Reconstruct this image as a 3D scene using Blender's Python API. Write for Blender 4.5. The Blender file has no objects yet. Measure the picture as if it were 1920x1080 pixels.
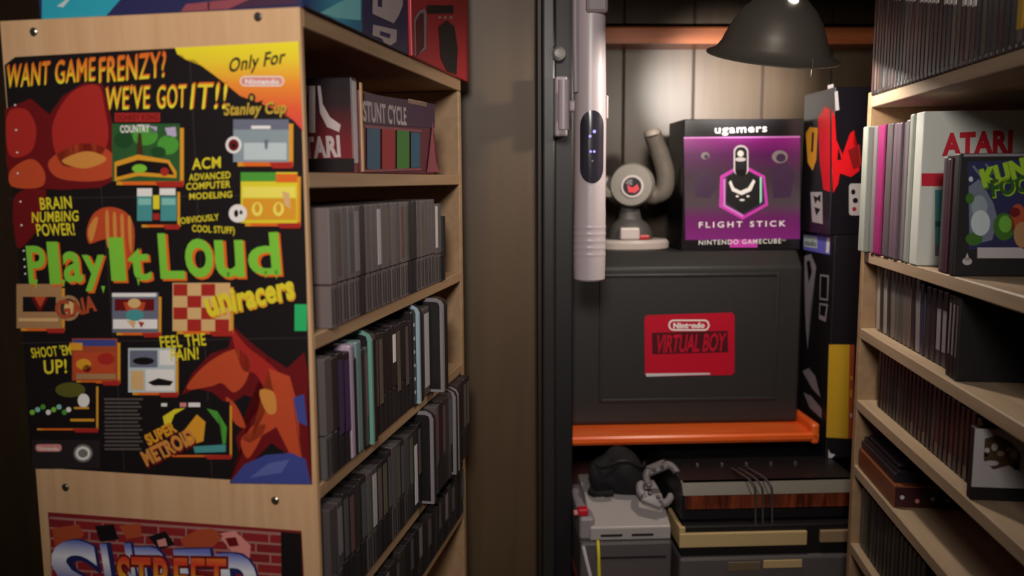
import bpy, bmesh, math, random
from mathutils import Vector, Matrix
random.seed(7)
C = bpy.context.scene
COL = C.collection
# ------------------------------------------------------------------ camera, world, light, exposure
CAMZ = 1.45
PITCH, ROLL = .1269, .0057
cd = bpy.data.cameras.new('camera'); cam = bpy.data.objects.new('camera', cd); COL.objects.link(cam)
fw = Vector((0, math.cos(PITCH), -math.sin(PITCH))); rt = Vector((1, 0, 0)); dn = fw.cross(rt)
cr = rt*math.cos(ROLL)+dn*math.sin(ROLL); cdn = dn*math.cos(ROLL)-rt*math.sin(ROLL)
m3 = Matrix((cr, -cdn, -fw)).transposed().to_4x4(); m3.translation = (0, 0, CAMZ)
cam.matrix_world = m3
cd.sensor_width = 36; cd.lens = 1586/1920*36; cd.clip_start = .02
cd.dof.use_dof = True; cd.dof.focus_distance = 1.25; cd.dof.aperture_fstop = 3.2
C.camera = cam
C.view_settings.view_transform = 'Standard'; C.view_settings.look = 'None'
C.view_settings.gamma = 1; C.view_settings.use_curve_mapping = False
C.view_settings.exposure = 0.0
wd = bpy.data.worlds.new('world'); C.world = wd; wd.use_nodes = True
wd.node_tree.nodes['Background'].inputs[0].default_value = (1, .9, .82, 1)
wd.node_tree.nodes['Background'].inputs[1].default_value = .025
def area(name, loc, aim, size, energy, col, spread=180):
    l = bpy.data.lights.new(name, 'AREA'); l.energy = energy; l.size = size; l.color = col; l.spread = math.radians(spread)
    o = bpy.data.objects.new(name, l); COL.objects.link(o); o.location = loc
    o.rotation_euler = (Vector(aim)-Vector(loc)).to_track_quat('-Z', 'Y').to_euler(); return o
def spot(name, loc, aim, energy, col, deg, blend, rad):
    l = bpy.data.lights.new(name, 'SPOT'); l.energy = energy; l.color = col; l.spot_size = math.radians(deg); l.spot_blend = blend; l.shadow_soft_size = rad
    o = bpy.data.objects.new(name, l); COL.objects.link(o); o.location = loc
    o.rotation_euler = (Vector(aim)-Vector(loc)).to_track_quat('-Z', 'Y').to_euler(); return o
spot('room_spotlight', (-.06, -.4, 1.95), (-.08, 1.15, 1.53), 80.0, (1, .92, .85), 70, 1.0, .16)
ART={}
ART['poster']=dict(sheet=[-3451,15774,-3310,15854,-1579,15880,-14,15900,-28,13615,-52,11251,-1224,11243,-2550,11240,-3521,11238,-3484,13204],sheetmat='o_black',parts=[
 ('corner_panel','torn yellow to red corner',[('grad_corner',1,[-1394,15884,-14,15900,-14,15468,-8,15014,-104,15117,-228,15217,-374,15263,-531,15320,-683,15377,-798,15472,-897,15545,-995,15618,-1100,15691,-1181,15758,-1279,15761,-1313,15806,-1373,15819])]),
 ('headline','yellow brush headline',[('o_orange',2,'WANT',[-3436,15537,-2903,15563],249,0.18,0.01),('o_yelor',3,'WANT',[-3447,15524,-2914,15549],249,0.18,0.0),('o_orange',2,'GAME',[-2825,15567,-2344,15587],246,0.12,0.01),('o_yelor',3,'GAME',[-2836,15553,-2355,15574],246,0.12,0.0),('o_orange',2,'FRENZY?',[-2295,15564,-1513,15603],265,0.12,0.01),('o_yelor',3,'FRENZY?',[-2306,15550,-1523,15589],265,0.12,0.0),('o_orange',2,"WE'VE",[-2240,15278,-1720,15283],245,0.1,0.01),('o_yelor2',3,"WE'VE",[-2250,15264,-1730,15270],245,0.1,0.0),('o_orange',2,'GOT',[-1633,15282,-1298,15285],242,0.1,0.01),('o_yelor2',3,'GOT',[-1643,15268,-1308,15272],242,0.1,0.0),('o_orange',2,'IT!!',[-1250,15268,-848,15265],273,0.16,0.01),('o_yelor2',3,'IT!!',[-1260,15254,-858,15251],273,0.16,0.0)]),
 ('corner_lettering','black script and gold lettering',[('o_black',2,'Only For',[-803,15618,-179,15695],139,0.35,0.02),('o_white',2,[-192,15510,-195,15497,-201,15486,-209,15476,-221,15469,-233,15464,-247,15463,-625,15473,-639,15475,-651,15480,-662,15488,-670,15498,-675,15510,-676,15523,-676,15528,-673,15541,-667,15552,-658,15562,-647,15569,-634,15574,-620,15575,-243,15564,-229,15562,-217,15557,-206,15549,-198,15539,-193,15527,-192,15515]),('o_pink',3,[-204,15510,-206,15500,-210,15492,-217,15484,-226,15478,-236,15475,-247,15474,-624,15484,-635,15485,-645,15489,-653,15496,-660,15503,-663,15513,-664,15522,-664,15528,-662,15537,-657,15546,-650,15554,-642,15560,-631,15563,-620,15564,-243,15554,-233,15552,-223,15548,-215,15542,-209,15534,-205,15525,-204,15515]),('o_white',4,'Nintendo',[-618,15494,-246,15484],54,0,0.03),('o_black',5,'Stanley Cup',[-868,15175,-177,15183],120,0.2,0.04),('o_gold',6,'Stanley Cup',[-874,15186,-182,15194],120,0.2,0.03),('o_black',5,[-512,15352,-514,15339,-519,15328,-526,15318,-535,15310,-545,15306,-556,15304,-566,15306,-576,15311,-584,15319,-591,15329,-594,15341,-595,15354,-593,15366,-588,15378,-581,15388,-572,15395,-562,15400,-551,15401,-540,15399,-531,15394,-522,15386,-516,15376,-513,15364]),('o_gold',6,[-536,15352,-537,15345,-539,15339,-542,15333,-546,15329,-550,15327,-555,15326,-559,15327,-563,15330,-567,15334,-569,15340,-571,15346,-571,15353,-570,15360,-568,15367,-565,15372,-561,15376,-557,15379,-552,15380,-548,15379,-543,15376,-540,15372,-537,15366,-536,15359]),('o_black',5,[-496,15308,-430,15328,-450,15275])]),
 ('caption',None,[('o_yel',2,'ACM',[-1272,14629,-939,14649],117,0.1,0.02),('o_yel',2,'ADVANCED',[-1316,14512,-835,14537],73,0.1,0.02),('o_yel',2,'COMPUTER',[-1353,14416,-840,14442],73,0.1,0.02),('o_yel',2,'MODELING',[-1322,14315,-827,14337],68,0.1,0.02)]),
 ('caption',None,[('o_yel',6,'BRAIN',[-3130,14206,-2734,14224],135,0,0.02),('o_yel',6,'NUMBING',[-3250,14064,-2666,14084],118,0.1,0.02),('o_yel',6,'POWER!',[-3195,13916,-2718,13931],136,-0.05,0.02)]),
 ('caption',None,[('o_yel',11,'(OBVIOUSLY',[-1456,14054,-980,14101],68,0,0.02),('o_yel',2,'COOL STUFF)',[-1310,13975,-816,13955],74,0,0.02)]),
 ('caption',None,[('o_yel',13,'FEEL THE',[-1752,12697,-1204,12750],137,0,0.02),('o_yel',13,'PAIN!',[-1638,12558,-1302,12594],137,0.1,0.02)]),
 ('caption',None,[('o_yel',13,"SHOOT 'EM",[-3378,12533,-2866,12588],117,0,0.02),('o_yel',8,'UP!',[-3242,12353,-2945,12377],161,0.1,0.02)]),
 ('slogan','big dripping green slogan',[('o_orange',9,'P',[-3318,13371,-3086,13375],432,0,0.03),('o_green',10,'P',[-3344,13388,-3112,13392],432,0,0.02),('o_orange',9,'l',[-3052,13375,-2910,13378],477,0,0.03),('o_green',10,'l',[-3078,13393,-2936,13395],477,0,0.02),('o_orange',9,'a',[-2868,13403,-2627,13407],497,0,0.03),('o_green',10,'a',[-2893,13420,-2652,13424],497,0,0.02),('o_orange',9,'y',[-2625,13431,-2347,13435],407,0,0.03),('o_green',10,'y',[-2650,13448,-2372,13453],407,0,0.02),('o_orange',9,'I',[-2282,13425,-2099,13428],481,0,0.03),('o_green',10,'I',[-2307,13442,-2124,13445],481,0,0.02),('o_orange',9,'t',[-2053,13429,-1787,13445],420,0,0.03),('o_green',10,'t',[-2078,13446,-1812,13462],420,0,0.02),('o_orange',9,'L',[-1684,13458,-1391,13463],497,0,0.03),('o_green',10,'L',[-1708,13475,-1415,13480],497,0,0.02),('o_orange',9,'o',[-1377,13486,-1050,13492],604,0,0.03),('o_green',10,'o',[-1401,13503,-1074,13508],604,0,0.02),('o_orange',9,'u',[-1026,13492,-692,13497],585,0,0.03),('o_green',10,'u',[-1050,13509,-715,13514],585,0,0.02),('o_orange',9,'d',[-642,13510,-277,13527],452,0,0.03),('o_green',10,'d',[-666,13526,-300,13543],452,0,0.02),('o_green',10,[-3279,13426,-3231,13426,-3261,13317]),('o_green',10,[-2926,13431,-2879,13432,-2906,13348]),('o_green',10,[-2437,13369,-2391,13369,-2417,13286]),('o_green',10,[-1998,13470,-1953,13471,-1979,13377]),('o_green',10,[-377,13576,-335,13577,-358,13475]),('o_green',10,[-499,13563,-457,13564,-479,13484]),('o_green',10,[-930,13545,-886,13546,-909,13465])]),
 ('color_burst','red and orange colour bursts',[('o_dred',1,[-3482,15301,-3151,15408,-2935,15233,-2755,15427,-2484,15560,-2262,15538,-2218,15358,-2168,15077,-2128,14738,-2162,14539,-2376,14443,-2838,14421,-3236,14446,-3492,14459,-3520,14752]),('o_red',2,[-2914,15090,-2886,15170,-2839,15252,-2780,15331,-2717,15399,-2655,15453,-2589,15491,-2516,15518,-2442,15533,-2376,15537,-2326,15528,-2296,15505,-2279,15466,-2271,15417,-2266,15361,-2260,15303,-2250,15239,-2240,15166,-2232,15090,-2232,15018,-2241,14954,-2260,14900,-2287,14852,-2322,14808,-2366,14771,-2419,14741,-2488,14713,-2575,14686,-2667,14668,-2751,14666,-2816,14687,-2860,14739,-2894,14817,-2915,14910,-2922,15005]),('o_rorange',2,[-2976,14746,-2927,14784,-2853,14825,-2767,14863,-2678,14895,-2600,14914,-2530,14920,-2459,14915,-2392,14903,-2331,14886,-2280,14864,-2238,14838,-2203,14804,-2176,14766,-2158,14728,-2151,14693,-2155,14659,-2170,14624,-2194,14591,-2228,14562,-2272,14540,-2329,14525,-2402,14516,-2481,14511,-2560,14511,-2632,14513,-2699,14518,-2766,14525,-2828,14536,-2882,14552,-2924,14573,-2957,14600,-2983,14634,-2998,14672,-2997,14710]),('o_ryel',3,[-2825,14733,-2802,14755,-2747,14779,-2675,14803,-2602,14822,-2541,14833,-2493,14835,-2446,14830,-2403,14820,-2366,14808,-2337,14797,-2312,14785,-2292,14772,-2279,14758,-2277,14743,-2290,14728,-2323,14711,-2373,14690,-2434,14671,-2497,14656,-2556,14651,-2618,14656,-2690,14671,-2757,14691,-2806,14713]),('o_red',2,[-3460,15243,-3426,15282,-3377,15304,-3322,15311,-3270,15308,-3228,15296,-3194,15272,-3163,15236,-3138,15190,-3121,15141,-3112,15093,-3114,15042,-3125,14983,-3143,14925,-3169,14873,-3202,14835,-3249,14808,-3311,14786,-3376,14776,-3434,14781,-3473,14810,-3493,14873,-3499,14969,-3495,15076,-3482,15174]),('o_rorange',2,[-3476,14635,-3438,14667,-3383,14701,-3320,14731,-3259,14752,-3208,14760,-3167,14751,-3128,14729,-3095,14698,-3069,14664,-3053,14631,-3044,14597,-3042,14557,-3049,14517,-3068,14482,-3101,14457,-3159,14443,-3240,14437,-3329,14437,-3410,14444,-3465,14459,-3495,14484,-3509,14519,-3509,14560,-3498,14600]),('o_dred',1,[-3448,14353,-3385,14404,-3296,14438,-3200,14455,-3115,14458,-3062,14445,-3046,14412,-3055,14355,-3079,14288,-3106,14220,-3126,14165,-3138,14123,-3148,14087,-3158,14054,-3173,14022,-3196,13987,-3229,13946,-3272,13901,-3318,13856,-3361,13819,-3396,13796,-3423,13781,-3444,13772,-3461,13775,-3474,13794,-3481,13837,-3488,13917,-3494,14030,-3493,14155,-3479,14270]),('o_rorange',1,[-2575,13991,-2563,14026,-2547,14064,-2526,14102,-2502,14137,-2476,14166,-2445,14188,-2410,14207,-2373,14222,-2334,14231,-2294,14235,-2252,14234,-2207,14228,-2161,14216,-2119,14200,-2085,14178,-2057,14152,-2033,14121,-2015,14085,-2002,14043,-1995,13994,-1995,13931,-2002,13856,-2014,13776,-2029,13703,-2045,13645,-2062,13603,-2082,13570,-2104,13547,-2127,13532,-2150,13527,-2175,13531,-2203,13546,-2230,13569,-2255,13598,-2273,13631,-2284,13673,-2288,13726,-2290,13781,-2293,13830,-2302,13864,-2318,13881,-2339,13886,-2361,13884,-2385,13879,-2406,13875,-2426,13871,-2446,13865,-2465,13857,-2483,13850,-2500,13845,-2516,13841,-2531,13836,-2545,13833,-2557,13835,-2566,13844,-2573,13864,-2579,13891,-2582,13923,-2581,13957]),('o_ryel',3,[-2332,14166,-2325,14192,-2316,14206,-2306,14206,-2297,14193,-2293,14166,-2293,14113,-2296,14034,-2301,13947,-2307,13869,-2312,13817,-2318,13794,-2325,13788,-2333,13795,-2339,13816,-2343,13846,-2344,13897,-2343,13969,-2340,14048,-2336,14118]),('o_ryel',3,[-2242,14149,-2235,14173,-2226,14185,-2216,14185,-2208,14171,-2204,14143,-2204,14089,-2206,14010,-2211,13922,-2217,13845,-2222,13795,-2228,13776,-2235,13775,-2242,13789,-2248,13814,-2251,13847,-2252,13897,-2252,13965,-2250,14039,-2246,14104]),('o_ryel',3,[-2153,14132,-2146,14154,-2137,14164,-2127,14163,-2119,14149,-2115,14120,-2115,14066,-2117,13985,-2122,13898,-2128,13821,-2133,13772,-2138,13757,-2145,13762,-2151,13782,-2157,13813,-2160,13848,-2161,13896,-2161,13961,-2159,14030,-2157,14091]),('o_ryel',3,[-2063,14115,-2057,14135,-2048,14144,-2039,14142,-2030,14126,-2026,14097,-2026,14042,-2029,13961,-2033,13873,-2039,13797,-2044,13750,-2049,13738,-2055,13749,-2061,13776,-2066,13811,-2069,13849,-2071,13896,-2071,13957,-2070,14021,-2067,14077]),('o_ryel',3,[-2555,13991,-2542,14018,-2523,14049,-2502,14078,-2482,14103,-2466,14119,-2453,14128,-2442,14130,-2432,14127,-2428,14116,-2429,14096,-2438,14061,-2455,14011,-2475,13957,-2495,13908,-2511,13874,-2522,13858,-2532,13852,-2539,13855,-2546,13863,-2551,13874,-2555,13890,-2559,13912,-2562,13938,-2561,13965]),('o_white',4,[-3338,15344,-3338,15342,-3339,15341,-3340,15339,-3341,15338,-3342,15337,-3344,15336,-3346,15335,-3347,15334,-3349,15334,-3351,15334,-3353,15334,-3355,15334,-3356,15335,-3358,15336,-3359,15337,-3360,15338,-3361,15340,-3362,15341,-3362,15343,-3362,15344,-3362,15346,-3361,15347,-3360,15349,-3359,15350,-3358,15352,-3357,15353,-3355,15353,-3353,15354,-3351,15354,-3349,15354,-3347,15354,-3346,15354,-3344,15353,-3342,15352,-3341,15351,-3340,15350,-3339,15349,-3338,15347,-3338,15345]),('o_white',4,[-3349,15074,-3350,15073,-3350,15071,-3351,15070,-3352,15068,-3354,15067,-3355,15066,-3357,15065,-3359,15065,-3361,15064,-3362,15064,-3364,15064,-3366,15065,-3368,15065,-3369,15066,-3371,15067,-3372,15068,-3372,15070,-3373,15072,-3373,15073,-3373,15075,-3373,15076,-3373,15078,-3372,15079,-3371,15081,-3369,15082,-3368,15083,-3366,15084,-3364,15084,-3362,15085,-3360,15085,-3359,15085,-3357,15084,-3355,15083,-3353,15083,-3352,15082,-3351,15080,-3350,15079,-3350,15077,-3349,15076]),('o_white',4,[-3358,14832,-3358,14830,-3359,14828,-3360,14827,-3361,14825,-3362,14824,-3364,14823,-3365,14822,-3367,14822,-3369,14821,-3371,14821,-3373,14821,-3375,14822,-3376,14823,-3378,14823,-3379,14824,-3380,14826,-3381,14827,-3382,14829,-3382,14830,-3382,14832,-3382,14833,-3381,14835,-3380,14837,-3379,14838,-3378,14839,-3377,14840,-3375,14841,-3373,14842,-3371,14842,-3369,14842,-3367,14842,-3366,14841,-3364,14841,-3362,14840,-3361,14839,-3360,14838,-3359,14836,-3358,14835,-3358,14833]),('o_white',4,[-3372,14605,-3372,14603,-3373,14601,-3374,14600,-3375,14598,-3376,14597,-3378,14596,-3379,14595,-3381,14595,-3383,14594,-3385,14594,-3387,14594,-3389,14595,-3390,14595,-3392,14596,-3393,14597,-3394,14599,-3395,14600,-3396,14602,-3396,14603,-3396,14605,-3396,14606,-3395,14608,-3394,14610,-3393,14611,-3392,14612,-3390,14613,-3389,14614,-3387,14615,-3385,14615,-3383,14615,-3381,14615,-3379,14615,-3378,14614,-3376,14613,-3375,14612,-3374,14611,-3373,14609,-3372,14608,-3372,14606]),('o_white',4,[-3366,14294,-3367,14292,-3367,14291,-3368,14289,-3369,14288,-3370,14286,-3372,14285,-3374,14284,-3376,14284,-3378,14283,-3379,14283,-3381,14283,-3383,14284,-3385,14285,-3386,14285,-3388,14286,-3389,14288,-3390,14289,-3390,14291,-3391,14292,-3391,14294,-3390,14295,-3390,14297,-3389,14299,-3388,14300,-3386,14301,-3385,14302,-3383,14303,-3381,14304,-3379,14304,-3377,14304,-3376,14304,-3374,14304,-3372,14303,-3370,14302,-3369,14301,-3368,14300,-3367,14299,-3367,14297,-3366,14295]),('o_white',4,[-3376,14034,-3376,14032,-3377,14031,-3378,14029,-3379,14027,-3380,14026,-3382,14025,-3384,14024,-3386,14024,-3387,14023,-3389,14023,-3391,14023,-3393,14024,-3395,14024,-3396,14025,-3398,14026,-3399,14027,-3400,14029,-3400,14030,-3401,14032,-3401,14034,-3400,14035,-3400,14037,-3399,14039,-3398,14040,-3396,14041,-3395,14042,-3393,14043,-3391,14044,-3389,14044,-3387,14044,-3386,14044,-3384,14044,-3382,14043,-3380,14042,-3379,14041,-3378,14040,-3377,14039,-3376,14037,-3376,14035]),('o_white',4,[-3375,13748,-3375,13746,-3375,13745,-3376,13743,-3378,13742,-3379,13740,-3380,13739,-3382,13739,-3384,13738,-3386,13737,-3388,13737,-3390,13737,-3391,13738,-3393,13738,-3395,13739,-3396,13740,-3397,13741,-3398,13743,-3399,13745,-3399,13746,-3399,13748,-3399,13749,-3398,13751,-3397,13753,-3396,13754,-3395,13755,-3393,13757,-3392,13757,-3390,13758,-3388,13759,-3386,13759,-3384,13759,-3382,13758,-3380,13758,-3379,13757,-3377,13756,-3376,13754,-3376,13753,-3375,13751,-3375,13750]),('o_white',4,[-3376,13652,-3377,13651,-3377,13649,-3378,13647,-3379,13646,-3381,13645,-3382,13644,-3384,13643,-3386,13642,-3388,13642,-3390,13641,-3391,13642,-3393,13642,-3395,13643,-3397,13643,-3398,13644,-3399,13646,-3400,13647,-3401,13649,-3401,13650,-3401,13652,-3401,13654,-3400,13655,-3399,13657,-3398,13658,-3397,13660,-3395,13661,-3393,13662,-3391,13662,-3389,13663,-3388,13663,-3386,13663,-3384,13662,-3382,13662,-3381,13661,-3379,13660,-3378,13659,-3377,13657,-3377,13656,-3376,13654]),('o_white',4,[-3377,13568,-3377,13567,-3378,13565,-3379,13563,-3380,13562,-3381,13561,-3383,13560,-3385,13559,-3386,13558,-3388,13558,-3390,13557,-3392,13557,-3394,13558,-3396,13559,-3397,13559,-3399,13560,-3400,13562,-3401,13563,-3401,13565,-3402,13566,-3402,13568,-3401,13570,-3401,13571,-3400,13573,-3399,13574,-3397,13576,-3396,13577,-3394,13578,-3392,13578,-3390,13579,-3388,13579,-3387,13579,-3385,13578,-3383,13578,-3381,13577,-3380,13576,-3379,13575,-3378,13573,-3377,13572,-3377,13570]),('o_white',4,[-3377,13490,-3377,13489,-3378,13487,-3379,13485,-3380,13484,-3381,13482,-3383,13481,-3385,13481,-3387,13480,-3389,13479,-3390,13479,-3392,13479,-3394,13480,-3396,13480,-3398,13481,-3399,13482,-3400,13483,-3401,13485,-3401,13487,-3402,13488,-3402,13490,-3402,13491,-3401,13493,-3400,13495,-3399,13496,-3398,13498,-3396,13499,-3394,13499,-3392,13500,-3390,13501,-3388,13501,-3387,13501,-3385,13500,-3383,13500,-3381,13499,-3380,13498,-3379,13497,-3378,13495,-3378,13493,-3377,13492]),('o_dred',1,[-1545,12178,-1401,12424,-1159,12657,-954,12723,-879,12958,-701,12801,-492,12645,-283,12525,-81,12705,-48,12476,-78,12008,-52,11251,-211,11289,-323,11581,-504,11690,-701,11499,-777,11222,-1020,11207,-878,11489,-917,11728,-738,12036,-546,12151,-792,12211,-987,12084,-1170,12225,-1360,12258]),('o_rorange',2,[-1476,12253,-1469,12284,-1436,12331,-1388,12386,-1333,12440,-1283,12488,-1234,12528,-1180,12568,-1124,12604,-1070,12636,-1020,12662,-974,12683,-930,12699,-888,12711,-850,12715,-817,12710,-787,12695,-760,12670,-738,12639,-721,12603,-712,12567,-712,12528,-720,12483,-734,12436,-752,12392,-773,12354,-796,12321,-824,12289,-855,12263,-887,12244,-916,12235,-944,12243,-970,12265,-997,12292,-1023,12317,-1050,12331,-1076,12331,-1100,12324,-1125,12312,-1154,12299,-1192,12289,-1247,12277,-1318,12262,-1389,12248,-1447,12243]),('o_red',2,[-906,12923,-889,12924,-856,12892,-815,12840,-770,12785,-729,12742,-689,12711,-648,12682,-606,12655,-565,12627,-525,12597,-486,12567,-448,12537,-411,12506,-377,12472,-348,12435,-320,12389,-293,12335,-271,12280,-260,12234,-266,12205,-295,12194,-344,12197,-403,12209,-462,12229,-510,12253,-545,12285,-575,12329,-602,12376,-628,12419,-656,12452,-687,12466,-719,12467,-751,12465,-781,12474,-809,12505,-836,12575,-865,12675,-890,12782,-905,12872]),('o_rorange',3,[-498,12517,-256,12439,-177,12121,-168,11590,-117,11325,-292,11583,-434,11873,-755,11677,-848,11720,-550,12045,-448,12256]),('o_ryel',4,[-602,12278,-579,12286,-545,12289,-508,12285,-473,12274,-448,12256,-433,12223,-424,12179,-420,12129,-421,12084,-426,12051,-438,12030,-456,12017,-479,12010,-501,12010,-521,12016,-538,12032,-555,12058,-571,12088,-585,12120,-595,12149,-604,12177,-611,12208,-614,12238,-612,12262]),('o_rorange',3,[-1014,12172,-1003,12180,-979,12170,-949,12149,-918,12120,-892,12088,-868,12046,-841,11992,-817,11934,-801,11885,-797,11854,-810,11843,-837,11844,-872,11857,-906,11878,-933,11907,-956,11952,-979,12015,-999,12081,-1012,12138]),('o_rorange',3,[-847,11732,-802,11776,-732,11825,-655,11869,-591,11896,-557,11896,-563,11856,-597,11783,-645,11696,-693,11615,-730,11558,-753,11527,-772,11510,-788,11505,-801,11509,-813,11523,-829,11550,-846,11591,-860,11640,-862,11689]),('o_blue',5,[-1020,11207,-831,11431,-573,11555,-272,11596,-109,11534,-58,11257]),('o_lblue',6,[-774,11283,-546,11460,-294,11523,-394,11367]),('o_blue',5,[-223,12207,-99,12253,-76,11903,-184,11944])]),
 ('screenshot','green jungle screenshot',[('o_amber',5,[-2130,15077,-1339,15063,-1375,14467,-2173,14471]),('o_orange',6,[-2119,14510,-1372,14518,-1375,14467,-2083,14470]),('o_red',7,[-1709,14503,-1379,14506,-1382,14445,-1662,14446]),('o_jungle',7,[-2177,15122,-1380,15108,-1416,14507,-2222,14511]),('o_dgreen',9,[-1935,14950,-1940,14927,-1953,14905,-1973,14887,-1997,14873,-2026,14864,-2056,14862,-2085,14865,-2112,14874,-2135,14889,-2152,14908,-2162,14930,-2164,14953,-2159,14977,-2145,14998,-2126,15016,-2101,15030,-2073,15039,-2043,15041,-2013,15038,-1987,15029,-1964,15014,-1947,14995,-1937,14973]),('o_leaf',9,[-1643,14985,-1649,14959,-1666,14935,-1691,14914,-1724,14899,-1761,14889,-1800,14886,-1839,14890,-1875,14901,-1905,14917,-1928,14939,-1941,14963,-1945,14989,-1938,15015,-1921,15039,-1895,15060,-1863,15075,-1826,15085,-1787,15087,-1748,15083,-1712,15073,-1682,15056,-1659,15035,-1646,15011]),('o_leaf',9,[-1405,14887,-1411,14861,-1425,14837,-1446,14816,-1473,14801,-1504,14791,-1536,14788,-1568,14792,-1598,14802,-1623,14818,-1641,14840,-1652,14864,-1655,14890,-1649,14916,-1635,14940,-1614,14961,-1587,14976,-1556,14986,-1524,14989,-1492,14985,-1462,14974,-1438,14958,-1419,14937,-1408,14913]),('o_dgreen',10,[-1559,14816,-1563,14802,-1573,14788,-1588,14777,-1606,14768,-1628,14763,-1651,14761,-1673,14763,-1694,14769,-1712,14778,-1725,14790,-1733,14804,-1735,14818,-1731,14833,-1721,14846,-1707,14858,-1688,14866,-1666,14872,-1644,14873,-1621,14871,-1600,14865,-1583,14856,-1569,14844,-1562,14831]),('o_brown',10,[-1873,15016,-1835,15016,-1829,14735,-1918,14736]),('o_lilac',9,[-1742,15092,-1643,15079,-1660,15013,-1735,15014]),('o_lilac',9,[-1556,15067,-1431,15076,-1425,14976,-1525,14966]),('o_amber',11,[-2175,14716,-1889,14792,-1527,14732,-1447,14608,-1452,14541,-1904,14566,-2190,14511]),('o_black',12,[-2153,14670,-1893,14736,-1542,14698,-1474,14574,-1901,14611,-2161,14556]),('o_green',13,[-1791,14644,-1795,14633,-1804,14622,-1819,14613,-1838,14606,-1860,14601,-1883,14600,-1906,14602,-1927,14606,-1945,14614,-1958,14623,-1966,14634,-1969,14646,-1965,14657,-1955,14668,-1940,14678,-1921,14685,-1900,14689,-1877,14690,-1854,14689,-1833,14684,-1815,14676,-1801,14667,-1793,14656]),('o_red',13,[-1535,14609,-1537,14597,-1543,14586,-1552,14577,-1562,14570,-1575,14565,-1588,14564,-1601,14566,-1613,14570,-1623,14577,-1630,14587,-1634,14598,-1635,14609,-1633,14621,-1627,14632,-1619,14641,-1608,14648,-1595,14652,-1582,14654,-1569,14652,-1558,14648,-1548,14640,-1540,14631,-1536,14620]),('o_red',9,[-2137,15234,-1602,15223,-1608,15129,-2144,15139]),('o_dred',10,'DONKEY KONG',[-2118,15155,-1626,15151],61,0,0.03),('o_white',10,'COUNTRY',[-2082,15025,-1734,15031],78,0,0.03)]),
 ('screenshot','grey ice rink screenshot',[('o_amber',7,[-722,15096,-105,15085,-123,14653,-744,14658]),('o_orange',8,[-693,14702,-120,14707,-123,14653,-659,14657]),('o_red',9,[-386,14693,-127,14696,-129,14631,-349,14633]),('o_ice',9,[-767,15141,-150,15129,-168,14697,-790,14703]),('o_slate',11,[-767,15141,-150,15129,-154,15027,-773,15037]),('o_white',12,[-567,15072,-353,15068,-354,15036,-568,15039]),('o_lice',11,[-659,14899,-183,14892,-191,14719,-668,14723]),('o_white',12,[-684,14877,-689,14855,-699,14834,-714,14816,-733,14802,-756,14793,-779,14791,-803,14794,-824,14803,-842,14817,-856,14835,-864,14857,-866,14880,-861,14902,-851,14923,-836,14941,-816,14955,-794,14963,-770,14966,-747,14963,-726,14954,-708,14939,-694,14921,-686,14900]),('o_dred',13,[-715,14878,-717,14862,-724,14848,-734,14835,-747,14826,-762,14820,-778,14818,-794,14820,-808,14827,-820,14836,-829,14849,-834,14864,-835,14879,-832,14895,-826,14909,-815,14922,-802,14931,-788,14937,-772,14939,-756,14936,-742,14930,-730,14920,-721,14908,-716,14893]),('o_black',14,[-751,14873,-752,14866,-755,14859,-759,14853,-764,14849,-770,14846,-777,14845,-783,14847,-788,14849,-793,14854,-797,14859,-799,14866,-799,14873,-798,14880,-795,14887,-791,14893,-786,14897,-780,14899,-774,14900,-768,14899,-762,14897,-757,14892,-754,14886,-751,14880]),('o_slate',12,[-431,14928,-383,14928,-399,14830,-423,14830])]),
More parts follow.
